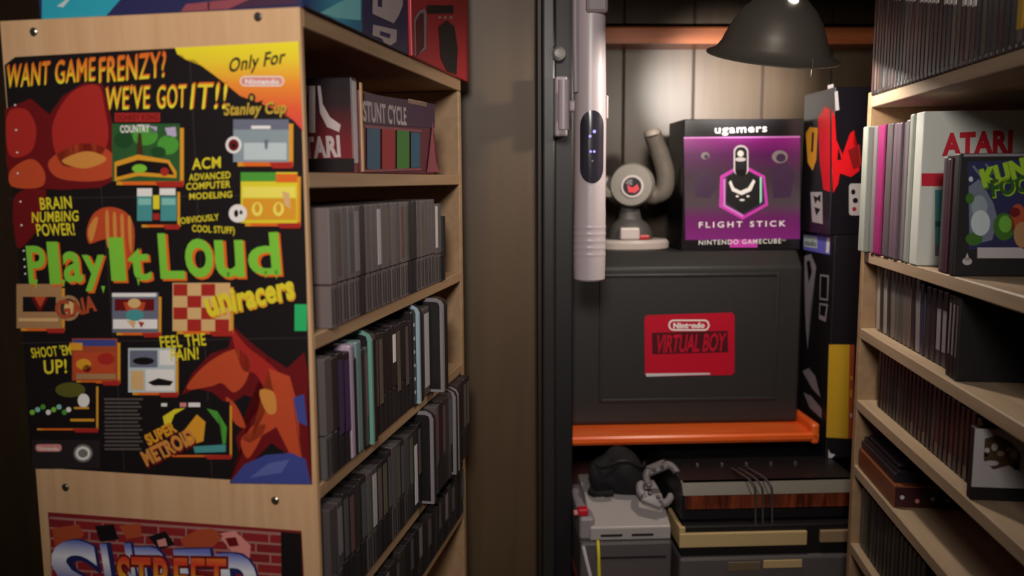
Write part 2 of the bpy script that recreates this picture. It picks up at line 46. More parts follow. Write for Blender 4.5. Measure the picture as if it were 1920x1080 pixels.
 ('screenshot','yellow ball field screenshot',[('o_amber',7,[-664,14552,-44,14549,-65,14038,-690,14035]),('o_orange',8,[-639,14068,-63,14082,-65,14038,-605,14035]),('o_red',9,[-331,14064,-69,14071,-71,14015,-293,14014]),('o_yel',9,[-710,14597,-78,14592,-99,14071,-737,14068]),('o_leaf',11,[-710,14597,-315,14594,-319,14501,-715,14503]),('o_orange',11,[-315,14578,-79,14576,-82,14489,-319,14490]),('o_lyel',11,[-694,14447,-107,14445,-112,14335,-699,14336]),('o_amber',11,[-700,14325,-101,14324,-109,14104,-711,14102]),('o_lyel',12,[-481,14214,-484,14195,-491,14178,-501,14163,-514,14151,-529,14144,-545,14141,-561,14144,-575,14151,-587,14163,-596,14178,-601,14195,-602,14214,-599,14233,-592,14250,-582,14265,-569,14276,-554,14284,-538,14286,-523,14284,-509,14276,-497,14265,-488,14250,-483,14233]),('o_amber',13,[-511,14225,-513,14212,-516,14200,-521,14190,-528,14182,-536,14177,-543,14175,-551,14177,-558,14182,-564,14190,-568,14200,-571,14212,-571,14225,-570,14238,-566,14250,-561,14260,-554,14268,-547,14273,-539,14275,-531,14273,-524,14268,-518,14260,-514,14250,-511,14238]),('o_lyel',12,[-242,14214,-244,14195,-251,14178,-261,14163,-274,14152,-289,14144,-304,14142,-320,14144,-334,14152,-346,14163,-355,14178,-360,14195,-361,14214,-358,14233,-352,14250,-341,14265,-329,14276,-314,14284,-298,14286,-283,14283,-269,14276,-257,14265,-248,14250,-243,14233]),('o_amber',13,[-271,14225,-273,14212,-276,14200,-281,14190,-288,14182,-295,14177,-303,14175,-311,14177,-318,14182,-324,14190,-328,14200,-330,14212,-331,14225,-329,14238,-326,14250,-320,14260,-314,14268,-307,14273,-299,14275,-291,14273,-284,14268,-278,14260,-274,14250,-271,14238]),('o_sand',12,[-252,14402,-175,14379,-164,14214,-234,14258]),('o_white',13,[-659,14169,-664,14144,-675,14122,-692,14102,-715,14087,-740,14077,-767,14074,-794,14077,-818,14086,-839,14101,-855,14121,-864,14144,-866,14169,-861,14193,-850,14216,-832,14236,-810,14251,-785,14261,-758,14264,-731,14261,-706,14251,-686,14236,-670,14217,-661,14194]),('o_black',14,[-756,14169,-758,14159,-760,14149,-765,14141,-770,14135,-776,14131,-783,14130,-789,14131,-795,14135,-799,14141,-803,14149,-805,14159,-805,14169,-804,14179,-801,14188,-796,14197,-791,14203,-785,14207,-779,14208,-772,14207,-767,14203,-762,14197,-759,14188,-757,14179]),('o_black',14,[-707,14180,-708,14174,-710,14169,-713,14164,-717,14161,-722,14159,-726,14158,-731,14159,-735,14161,-739,14164,-742,14169,-743,14174,-743,14180,-743,14186,-740,14191,-737,14196,-733,14199,-729,14202,-724,14202,-719,14202,-715,14200,-712,14196,-709,14191,-707,14186])]),
 ('screenshot','teal two panel screenshot',[('o_amber',5,[-1877,14395,-1423,14394,-1446,14020,-1903,14017]),('o_orange',6,[-1850,14046,-1443,14060,-1446,14020,-1813,14018]),('o_red',7,[-1646,14042,-1450,14048,-1453,13997,-1619,13996]),('o_black',7,[-1925,14441,-1452,14439,-1475,14048,-1952,14046]),('o_white',9,[-1926,14435,-1748,14435,-1753,14350,-1932,14350]),('o_white',9,[-1659,14434,-1471,14434,-1475,14360,-1664,14361]),('o_teal',9,[-1932,14350,-1753,14350,-1771,14087,-1950,14086]),('o_teal',9,[-1652,14349,-1463,14349,-1479,14088,-1669,14087]),('o_lteal',10,[-1920,14327,-1768,14327,-1772,14258,-1925,14258]),('o_lteal',10,[-1641,14327,-1477,14326,-1481,14258,-1645,14258]),('o_yel',10,[-1740,14361,-1664,14361,-1673,14213,-1750,14213]),('o_red',10,[-1753,14167,-1676,14167,-1681,14099,-1757,14098])]),
 ('screenshot','tan framed screenshot',[('o_amber',5,[-3459,13326,-2900,13336,-2940,12853,-3503,12837]),('o_orange',6,[-3445,12869,-2936,12896,-2940,12853,-3406,12840]),('o_red',7,[-3183,12871,-2944,12883,-2948,12829,-3151,12823]),('o_tan',7,[-3510,13373,-2930,13384,-2971,12883,-3556,12866]),('o_black',9,[-3440,13229,-3016,13238,-3030,13069,-3456,13059]),('o_dred',10,[-3331,13219,-3112,13224,-3236,13052]),('o_rorange',11,[-3289,13232,-3139,13235,-3224,13113]),('o_sand',10,[-3518,12984,-3009,12997,-3012,12960,-3521,12947]),('o_tan',12,[-2716,13118,-2724,13081,-2742,13046,-2768,13015,-2800,12991,-2837,12976,-2876,12970,-2914,12974,-2949,12988,-2978,13010,-2999,13039,-3011,13074,-3013,13112,-3005,13149,-2987,13184,-2961,13215,-2928,13239,-2891,13254,-2852,13259,-2815,13255,-2780,13242,-2751,13219,-2730,13190,-2718,13156]),('o_brown',13,[-2756,13117,-2762,13089,-2775,13063,-2794,13040,-2818,13022,-2845,13011,-2873,13006,-2901,13009,-2926,13020,-2947,13036,-2962,13058,-2971,13084,-2973,13112,-2966,13141,-2953,13167,-2934,13190,-2911,13208,-2884,13219,-2855,13223,-2828,13220,-2803,13210,-2782,13193,-2767,13171,-2758,13145]),('o_sand',14,[-2783,13117,-2787,13097,-2795,13077,-2807,13061,-2822,13048,-2839,13040,-2857,13037,-2874,13039,-2890,13047,-2903,13059,-2912,13075,-2918,13093,-2918,13114,-2914,13134,-2906,13153,-2894,13170,-2879,13182,-2862,13191,-2844,13194,-2827,13191,-2812,13184,-2799,13172,-2789,13156,-2784,13137]),('o_rust',15,'G',[-3023,12996,-2832,13013],206,0,0.03),('o_rust',15,'AIA',[-2818,13026,-2504,13105],169,0.1,0.05)]),
 ('screenshot','blue and white ring screenshot',[('o_amber',5,[-2261,13254,-1715,13265,-1743,12840,-2293,12824]),('o_orange',6,[-2237,12855,-1740,12881,-1743,12840,-2200,12826]),('o_red',7,[-1980,12857,-1747,12869,-1751,12816,-1947,12810]),('o_slate',7,[-2311,13300,-1744,13311,-1773,12869,-2343,12852]),('o_white',9,[-2311,13294,-1771,13305,-1773,13264,-2314,13252]),('o_dred',9,[-2283,13229,-1801,13240,-1809,13110,-2292,13099]),('o_rorange',10,[-2180,13196,-1906,13202,-1939,13107,-2148,13102]),('o_sand',11,[-1966,13189,-1969,13175,-1978,13162,-1991,13151,-2008,13142,-2027,13136,-2047,13134,-2068,13135,-2086,13140,-2102,13148,-2114,13159,-2121,13172,-2122,13186,-2119,13199,-2110,13212,-2097,13224,-2080,13232,-2061,13238,-2040,13240,-2020,13239,-2002,13234,-1986,13226,-1974,13215,-1967,13203]),('o_teal',11,[-1935,13060,-1940,13043,-1952,13027,-1971,13013,-1995,13002,-2022,12995,-2051,12992,-2079,12993,-2106,12999,-2128,13009,-2145,13022,-2155,13037,-2158,13054,-2153,13071,-2140,13087,-2122,13101,-2098,13112,-2071,13119,-2042,13122,-2013,13121,-1987,13115,-1965,13105,-1948,13092,-1938,13076]),('o_white',9,[-2319,13002,-1776,13016,-1783,12910,-2327,12895]),('o_red',11,[-2012,12987,-1934,12977,-1978,12916]),('o_sand',10,[-2155,12995,-2038,12986,-2070,12902])]),
 ('screenshot','red checkerboard screenshot',[('o_amber',5,[-1523,13374,-857,13386,-884,12877,-1555,12857]),('o_orange',6,[-1501,12894,-881,12924,-884,12877,-1465,12860]),('o_red',7,[-1168,12898,-888,12912,-891,12853,-1128,12846]),('o_sand',7,[-1571,13419,-892,13431,-919,12911,-1604,12891]),('o_red',9,[-1559,13408,-1394,13411,-1402,13283,-1567,13280]),('o_red',9,[-1575,13151,-1409,13155,-1417,13026,-1583,13021]),('o_red',9,[-1402,13283,-1237,13286,-1244,13158,-1409,13155]),('o_red',9,[-1417,13026,-1252,13030,-1259,12901,-1425,12896]),('o_red',9,[-1230,13414,-1067,13417,-1074,13290,-1237,13286]),('o_red',9,[-1244,13158,-1081,13162,-1088,13034,-1252,13030]),('o_red',9,[-1074,13290,-912,13293,-918,13166,-1081,13162]),('o_red',9,[-1088,13034,-925,13038,-932,12910,-1095,12906]),('o_amber',12,'un',[-1150,13050,-858,13138],279,0,0.05),('o_yel',13,'un',[-1161,13067,-869,13156],279,0,0.04),('o_amber',12,'iracers',[-859,13115,-143,13280],254,0.1,0.05),('o_yel',13,'iracers',[-870,13132,-154,13297],254,0.1,0.04)]),
 ('screenshot','orange desert screenshot',[('o_amber',5,[-2801,12724,-2252,12741,-2285,12280,-2838,12258]),('o_orange',6,[-2782,12291,-2282,12323,-2285,12280,-2743,12262]),('o_red',7,[-2525,12295,-2290,12311,-2294,12256,-2492,12248]),('o_rust',7,[-2852,12771,-2282,12788,-2316,12310,-2891,12287]),('o_blue',9,[-2839,12759,-2303,12775,-2308,12703,-2845,12686]),('o_amber',10,[-2883,12721,-2720,12726,-2727,12641,-2890,12636]),('o_rorange',9,[-2837,12613,-2326,12630,-2344,12387,-2857,12368]),('o_amber',10,[-2631,12486,-2636,12470,-2646,12455,-2662,12442,-2683,12432,-2706,12425,-2731,12422,-2755,12423,-2777,12428,-2796,12437,-2810,12449,-2819,12464,-2821,12479,-2816,12495,-2806,12510,-2789,12524,-2769,12534,-2746,12541,-2721,12544,-2697,12543,-2674,12537,-2655,12528,-2641,12516,-2633,12502]),('o_dred',10,[-2635,12437,-2638,12426,-2644,12416,-2653,12406,-2665,12399,-2678,12394,-2692,12392,-2706,12393,-2719,12397,-2730,12404,-2738,12412,-2742,12422,-2743,12433,-2740,12444,-2734,12455,-2725,12464,-2713,12471,-2700,12476,-2686,12478,-2672,12477,-2659,12473,-2648,12467,-2641,12458,-2636,12448]),('o_red',10,[-2332,12558,-2337,12540,-2348,12524,-2366,12509,-2389,12498,-2416,12490,-2443,12487,-2471,12488,-2496,12494,-2518,12504,-2534,12517,-2543,12533,-2546,12550,-2541,12568,-2529,12584,-2511,12598,-2488,12610,-2461,12617,-2434,12621,-2406,12619,-2381,12613,-2360,12604,-2344,12590,-2334,12575]),('o_tan',9,[-2830,12369,-2331,12388,-2335,12327,-2835,12307])]),
 ('screenshot','four quarter grey screenshot',[('o_amber',5,[-2108,12637,-1548,12656,-1577,12177,-2142,12153]),('o_orange',6,[-2086,12185,-1574,12219,-1577,12177,-2049,12157]),('o_red',7,[-1821,12191,-1582,12207,-1585,12153,-1787,12144]),('o_lice',7,[-2157,12684,-1577,12703,-1608,12206,-2193,12181]),('o_slate',9,[-2139,12660,-1799,12672,-1811,12480,-2153,12467]),('o_black',10,[-1846,12551,-1851,12540,-1864,12529,-1886,12520,-1913,12512,-1945,12506,-1979,12504,-2013,12504,-2045,12507,-2072,12513,-2092,12521,-2104,12531,-2108,12541,-2103,12552,-2089,12563,-2067,12572,-2040,12580,-2008,12585,-1974,12588,-1940,12588,-1909,12585,-1882,12579,-1862,12571,-1849,12561]),('o_white',9,[-1773,12673,-1591,12679,-1602,12512,-1783,12505]),('o_sand',9,[-2142,12431,-1984,12437,-1998,12219,-2157,12213]),('o_white',9,[-1957,12451,-1605,12464,-1620,12223,-1973,12208]),('o_black',10,[-1940,12306,-1806,12360,-1626,12331,-1668,12281,-1877,12273])]),
 ('screenshot','black screenshot with green dots',[('o_amber',5,[-3352,12200,-2563,12232,-2602,11725,-3397,11684]),('o_orange',6,[-3339,11712,-2599,11762,-2602,11725,-3299,11689]),('o_red',7,[-2937,11726,-2606,11749,-2610,11699,-2890,11685]),('o_black',7,[-3403,12247,-2586,12280,-2627,11748,-3451,11706]),('o_dolive',9,[-2729,12189,-2737,12166,-2757,12144,-2789,12125,-2830,12109,-2877,12099,-2927,12094,-2976,12094,-3022,12101,-3061,12113,-3090,12130,-3108,12150,-3112,12172,-3104,12195,-3083,12217,-3051,12236,-3010,12252,-2963,12262,-2913,12267,-2863,12266,-2818,12259,-2780,12247,-2751,12231,-2733,12211]),('o_white',10,[-2684,12067,-2688,12046,-2697,12027,-2710,12009,-2727,11996,-2745,11987,-2765,11983,-2784,11985,-2802,11992,-2816,12005,-2827,12021,-2833,12040,-2834,12061,-2830,12082,-2820,12101,-2807,12119,-2791,12132,-2772,12141,-2752,12144,-2733,12143,-2716,12135,-2701,12123,-2691,12107,-2685,12088]),('o_amber',10,[-2888,11984,-2696,11993,-2698,11968,-2890,11959]),('o_amber',10,[-2947,11844,-2639,11859,-2641,11828,-2949,11813]),('o_green',10,[-3399,11897,-3408,11879,-3426,11866,-3448,11865,-3464,11876,-3469,11894,-3461,11913,-3443,11925,-3421,11926,-3404,11916]),('o_lteal',10,[-3326,11932,-3335,11913,-3353,11901,-3375,11900,-3391,11911,-3396,11929,-3388,11948,-3370,11960,-3348,11961,-3332,11950]),('o_leaf',10,[-3254,11967,-3262,11948,-3281,11936,-3302,11935,-3319,11946,-3324,11964,-3316,11982,-3297,11995,-3276,11996,-3259,11985]),('o_white',10,[-3190,11907,-3198,11889,-3216,11876,-3238,11875,-3254,11886,-3259,11904,-3251,11923,-3233,11935,-3211,11936,-3195,11926]),('o_green',10,[-3118,11942,-3126,11923,-3144,11911,-3166,11910,-3182,11921,-3187,11939,-3179,11958,-3161,11970,-3139,11971,-3123,11960]),('o_lteal',10,[-3046,11977,-3054,11958,-3072,11946,-3094,11945,-3110,11955,-3115,11973,-3107,11992,-3089,12004,-3067,12005,-3051,11995]),('o_leaf',10,[-2982,11917,-2990,11899,-3008,11886,-3030,11885,-3046,11896,-3051,11914,-3043,11933,-3025,11945,-3004,11946,-2987,11935]),('o_white',10,[-2925,11951,-2933,11932,-2951,11920,-2972,11919,-2988,11930,-2993,11948,-2985,11967,-2967,11979,-2946,11980,-2930,11969])]),
 ('screenshot','dark cavern screenshot',[('o_amber',5,[-1747,12049,-943,12086,-973,11508,-1785,11460]),('o_orange',6,[-1730,11488,-971,11544,-973,11508,-1692,11466]),('o_red',7,[-1314,11506,-978,11532,-980,11483,-1265,11466]),('o_black',7,[-1797,12095,-966,12132,-997,11530,-1836,11482]),('o_yel',9,[-1781,11926,-1632,12018,-1501,12036,-1636,11957,-1696,11833,-1763,11805]),('o_leaf',9,[-1244,12042,-1118,12018,-1013,11843,-1035,11661,-1074,11647,-1076,11840]),('o_white',9,[-1791,12077,-1719,12080,-1722,12044,-1794,12041]),('o_pink',9,[-1563,12093,-1485,12097,-1488,12049,-1566,12045]),('o_white',9,[-1459,12098,-1317,12104,-1320,12056,-1462,12050]),('o_amber',10,[-1530,11780,-1364,11970,-1265,11891,-1303,11671,-1515,11598]),('o_teal',9,[-1430,11603,-1036,11649,-1040,11564,-1415,11531]),('o_dred',12,'SUPER',[-1969,11567,-1603,11758],123,0,0.060000000000000005),('o_amber',13,'SUPER',[-1975,11585,-1608,11776],123,0,0.05),('o_dred',12,'METROID',[-2005,11324,-1369,11643],168,0,0.060000000000000005),('o_ryel',13,'METROID',[-2017,11348,-1381,11667],168,0,0.05)]),
 ('fine_print','grey fine print,red badge and white seal',[('o_dgray',1,[-3478,11565,-2590,11613,-2615,11274,-3508,11219]),('o_dgray2',2,[-2506,12100,-2018,12121,-2020,12100,-2507,12078]),('o_dgray2',2,[-2502,12056,-2068,12075,-2069,12054,-2504,12034]),('o_dgray2',2,[-2499,12012,-2044,12033,-2045,12011,-2501,11990]),('o_dgray2',2,[-2516,11967,-2093,11986,-2095,11965,-2517,11945]),('o_dgray2',2,[-2512,11922,-2070,11944,-2071,11922,-2514,11901]),('o_dgray2',2,[-2509,11878,-2046,11901,-2048,11879,-2510,11856]),('o_dgray2',2,[-2526,11833,-2096,11854,-2097,11833,-2527,11811]),('o_dgray2',2,[-2522,11788,-2072,11811,-2074,11790,-2524,11767]),('o_dgray2',2,[-2519,11744,-2049,11768,-2050,11747,-2520,11722]),('o_dgray2',2,[-2536,11698,-2098,11721,-2100,11700,-2537,11677]),('o_dgray2',2,[-2532,11654,-2075,11678,-2076,11657,-2534,11632]),('o_dgray2',2,[-2529,11609,-2051,11635,-2053,11613,-2531,11587]),('o_dgray2',2,[-2546,11563,-2101,11588,-2102,11566,-2547,11542]),('o_dgray2',2,[-2542,11519,-2077,11545,-2079,11523,-2544,11497]),('o_pink',3,[-3093,11485,-3096,11475,-3101,11466,-3108,11458,-3117,11451,-3128,11447,-3138,11445,-3398,11430,-3409,11431,-3419,11434,-3427,11440,-3433,11447,-3436,11456,-3437,11466,-3436,11479,-3434,11489,-3429,11498,-3421,11507,-3412,11513,-3401,11517,-3390,11519,-3131,11534,-3120,11533,-3111,11530,-3102,11524,-3096,11517,-3093,11508,-3092,11498]),('o_white',4,'Nintendo',[-3403,11449,-3130,11458],45,0,0.02),('o_gray',3,[-2697,11451,-2704,11423,-2718,11397,-2739,11373,-2766,11355,-2797,11342,-2829,11337,-2861,11338,-2890,11347,-2915,11363,-2933,11384,-2943,11409,-2945,11437,-2939,11465,-2924,11492,-2903,11515,-2876,11533,-2845,11546,-2813,11551,-2781,11549,-2752,11540,-2728,11525,-2710,11504,-2699,11479]),('o_white',4,[-2725,11450,-2730,11428,-2741,11408,-2757,11390,-2778,11376,-2802,11366,-2827,11362,-2852,11363,-2875,11370,-2894,11382,-2908,11398,-2916,11417,-2918,11439,-2913,11460,-2901,11480,-2885,11498,-2864,11512,-2840,11522,-2815,11526,-2790,11525,-2767,11518,-2748,11506,-2734,11490,-2726,11471]),('o_gray',5,[-2759,11448,-2762,11434,-2769,11422,-2780,11411,-2793,11402,-2809,11396,-2825,11394,-2841,11394,-2855,11399,-2868,11406,-2877,11416,-2882,11428,-2883,11441,-2880,11454,-2873,11466,-2862,11477,-2849,11486,-2833,11492,-2817,11495,-2801,11494,-2787,11490,-2774,11482,-2765,11472,-2760,11461])]),
 ('side_tab','green tab on the right edge',[('o_bgreen',3,[-169,13217,-31,13220,-42,12936,-181,12932])]),
 ('fold_crease',None,[('o_crease',0,[-3539,14329,-40,14368,-40,14357,-3540,14318]),('o_crease',0,[-3516,12701,-39,12867,-39,12856,-3517,12689]),('o_crease',0,[-1236,15868,-1224,15868,-1223,11267,-1236,11266]),('o_crease',0,[-2398,15852,-2385,15852,-2303,11281,-2316,11280])])])
ART['poster2']=dict(sheet=[-3348,10702,-196,10715,-180,9697,-109,9074,-3302,8785,-3351,9918],sheetmat='o_brick2',parts=[
 ('brick_art','red brick wall art',[('o_grout',0,[-3324,10652,-423,10680,-461,9796,-3399,9515]),('o_brick2',1,[-3327,10625,-3003,10627,-3011,10530,-3335,10527]),('o_brick',1,[-2983,10628,-2643,10630,-2650,10534,-2990,10530]),('o_brick',1,[-2622,10630,-2288,10633,-2294,10537,-2630,10534]),('o_brick2',1,[-2267,10633,-1937,10636,-1943,10541,-2274,10537]),('o_brick',1,[-1917,10636,-1592,10639,-1597,10544,-1923,10541]),('o_brick',1,[-1572,10639,-1251,10642,-1256,10548,-1577,10544]),('o_brick2',1,[-1231,10642,-914,10644,-919,10551,-1236,10548]),('o_brick',1,[-895,10645,-583,10647,-587,10554,-900,10551]),('o_brick',1,[-564,10647,-425,10648,-429,10556,-568,10555]),('o_brick',1,[-3330,10501,-3189,10502,-3197,10404,-3338,10402]),('o_brick',1,[-3168,10502,-2825,10506,-2833,10409,-3176,10404]),('o_brick2',1,[-2804,10506,-2467,10510,-2474,10413,-2812,10409]),('o_brick',1,[-2446,10510,-2113,10514,-2120,10418,-2453,10413]),('o_brick',1,[-2093,10514,-1765,10517,-1771,10422,-2099,10418]),('o_brick2',1,[-1745,10517,-1421,10521,-1426,10426,-1751,10422]),('o_brick',1,[-1401,10521,-1082,10524,-1087,10430,-1407,10426]),('o_brick',1,[-1062,10525,-747,10528,-752,10435,-1067,10431]),('o_brick2',1,[-728,10528,-430,10531,-434,10439,-732,10435]),('o_brick',1,[-3333,10376,-3009,10380,-3017,10282,-3342,10278]),('o_brick2',1,[-2988,10381,-2648,10385,-2655,10288,-2996,10283]),('o_brick',1,[-2627,10385,-2291,10390,-2298,10293,-2634,10288]),('o_brick',1,[-2271,10390,-1939,10394,-1946,10298,-2277,10293]),('o_brick2',1,[-1919,10395,-1593,10399,-1598,10304,-1926,10299]),('o_brick',1,[-1573,10399,-1251,10403,-1256,10309,-1579,10304]),('o_brick',1,[-1231,10403,-913,10408,-918,10314,-1236,10309]),('o_brick2',1,[-894,10408,-581,10412,-585,10319,-899,10314]),('o_brick',1,[-561,10412,-435,10414,-439,10321,-566,10319]),('o_brick2',1,[-3337,10251,-3195,10254,-3203,10155,-3345,10152]),('o_brick',1,[-3174,10254,-2830,10259,-2838,10161,-3182,10155]),('o_brick',1,[-2810,10259,-2471,10265,-2478,10167,-2817,10162]),('o_brick2',1,[-2450,10265,-2116,10270,-2123,10174,-2457,10168]),('o_brick',1,[-2096,10270,-1766,10275,-1772,10180,-2102,10174]),('o_brick',1,[-1746,10276,-1421,10281,-1427,10186,-1752,10180]),('o_brick2',1,[-1402,10281,-1081,10286,-1086,10191,-1407,10186]),('o_brick',1,[-1062,10286,-746,10291,-750,10197,-1067,10192]),('o_brick',1,[-726,10291,-440,10296,-444,10203,-731,10198]),('o_brick',1,[-3340,10126,-3015,10132,-3023,10033,-3349,10027]),('o_brick',1,[-2994,10132,-2652,10138,-2660,10040,-3002,10034]),('o_brick2',1,[-2632,10139,-2295,10145,-2301,10047,-2639,10041]),('o_brick',1,[-2274,10145,-1942,10151,-1948,10054,-2281,10048]),('o_brick',1,[-1922,10151,-1594,10157,-1600,10061,-1928,10055]),('o_brick2',1,[-1574,10157,-1251,10163,-1256,10068,-1580,10062]),('o_brick',1,[-1231,10164,-912,10169,-917,10075,-1236,10068]),('o_brick',1,[-893,10170,-578,10175,-583,10081,-898,10075]),('o_brick2',1,[-559,10176,-445,10178,-449,10084,-563,10082]),('o_brick',1,[-3344,10000,-3202,10003,-3210,9904,-3352,9901]),('o_brick2',1,[-3181,10004,-2836,10011,-2843,9912,-3189,9904]),('o_brick',1,[-2815,10011,-2475,10018,-2482,9920,-2822,9912]),('o_brick',1,[-2454,10018,-2119,10025,-2125,9928,-2461,9920]),('o_brick2',1,[-2099,10026,-1768,10032,-1774,9936,-2105,9928]),('o_brick',1,[-1748,10033,-1422,10039,-1427,9943,-1754,9936]),('o_brick',1,[-1402,10040,-1081,10046,-1086,9951,-1408,9944]),('o_brick2',1,[-1061,10047,-744,10053,-748,9958,-1066,9951]),('o_brick',1,[-725,10053,-450,10059,-454,9965,-729,9959]),('o_brick2',1,[-3348,9874,-3021,9882,-3029,9782,-3356,9774]),('o_brick',1,[-3000,9882,-2657,9890,-2664,9791,-3008,9783]),('o_brick',1,[-2636,9890,-2298,9898,-2305,9800,-2643,9792]),('o_brick2',1,[-2277,9898,-1944,9906,-1950,9809,-2284,9801]),('o_brick',1,[-1924,9906,-1595,9914,-1601,9817,-1930,9809]),('o_brick',1,[-1575,9914,-1251,9922,-1256,9826,-1581,9818]),('o_brick2',1,[-1231,9922,-911,9929,-916,9834,-1236,9826]),('o_brick',1,[-892,9930,-576,9937,-581,9842,-896,9835]),('o_brick',1,[-557,9937,-455,9940,-459,9845,-561,9843]),('o_brick',1,[-3351,9748,-3208,9751,-3217,9651,-3360,9647]),('o_brick',1,[-3187,9752,-2841,9760,-2849,9661,-3195,9652]),('o_brick2',1,[-2820,9761,-2479,9770,-2486,9671,-2828,9662]),('o_brick',1,[-2458,9770,-2122,9779,-2128,9681,-2465,9671]),('o_brick',1,[-2101,9779,-1770,9787,-1776,9690,-2108,9681]),('o_brick2',1,[-1750,9788,-1423,9796,-1428,9700,-1756,9691]),('o_brick',1,[-1403,9797,-1080,9805,-1085,9709,-1408,9700]),('o_brick',1,[-1061,9805,-742,9813,-747,9718,-1066,9709]),('o_brick2',1,[-723,9814,-460,9820,-464,9726,-728,9718]),('o_brick',1,[-3355,9621,-3027,9630,-3035,9530,-3363,9520]),('o_brick2',1,[-3006,9630,-2662,9640,-2669,9540,-3014,9530]),('o_brick',1,[-2641,9640,-2302,9650,-2308,9551,-2648,9541]),('o_brick',1,[-2281,9650,-1946,9659,-1953,9562,-2288,9552]),('o_brick2',1,[-1926,9660,-1596,9669,-1602,9572,-1932,9562]),('o_brick',1,[-1576,9670,-1251,9679,-1256,9582,-1582,9572]),('o_brick',1,[-1231,9679,-910,9688,-915,9592,-1236,9583]),('o_brick2',1,[-891,9689,-574,9697,-578,9602,-895,9593]),('o_brick',1,[-555,9698,-465,9700,-469,9605,-559,9603]),('o_black',2,[-435,10691,-197,10691,-202,9945,-456,9922])]),
 ('rubble_art','broken brick pieces',[('o_rust',3,[-3301,10511,-2944,10590,-2883,10478,-3036,10304,-3271,10187]),('o_rust',3,[-1659,10510,-1440,10639,-1243,10667,-1130,10588,-1296,10413,-1602,10363]),('o_pink',3,[-1194,10608,-984,10662,-800,10502,-820,10352,-1011,10386]),('o_black',3,[-2736,10586,-2493,10623,-2437,10449,-2681,10397]),('o_black',3,[-2060,10510,-1840,10590,-1729,10441,-1935,10361]),('o_pink',4,[-1954,10474,-1845,10508,-1824,10421,-1932,10399]),('o_rust',3,[-2425,10609,-2150,10662,-2141,10504,-2334,10457]),('o_dred',4,[-1105,10565,-975,10588,-941,10491,-1059,10469])]),
 ('title','blue and white block title with orange lettering across it',[('o_navy',5,'S',[-3230,9318,-2590,9382],1050,0,0.05),('grad_super',6,'S',[-3271,9340,-2630,9404],1050,0,0.02),('o_navy',5,'U',[-2550,9359,-2147,9400],1035,0,0.05),('grad_super',6,'U',[-2590,9382,-2187,9422],1035,0,0.02),('o_navy',5,'P',[-2108,9364,-1719,9404],1026,0,0.05),('grad_super',6,'P',[-2148,9386,-1758,9426],1027,0,0.02),('o_navy',5,'E',[-1620,9388,-1152,9435],1016,0,0.05),('grad_super',6,'E',[-1658,9410,-1190,9457],1016,0,0.02),('o_navy',5,'R',[-1102,9389,-476,9453],1006,0,0.05),('grad_super',6,'R',[-1140,9411,-513,9475],1006,0,0.02),('o_dred',8,'STREET',[-2510,9718,-1093,9812],535,0.1,0.06),('grad_street',9,'STREET',[-2494,9745,-1118,9835],509,0.1,0.02)])])
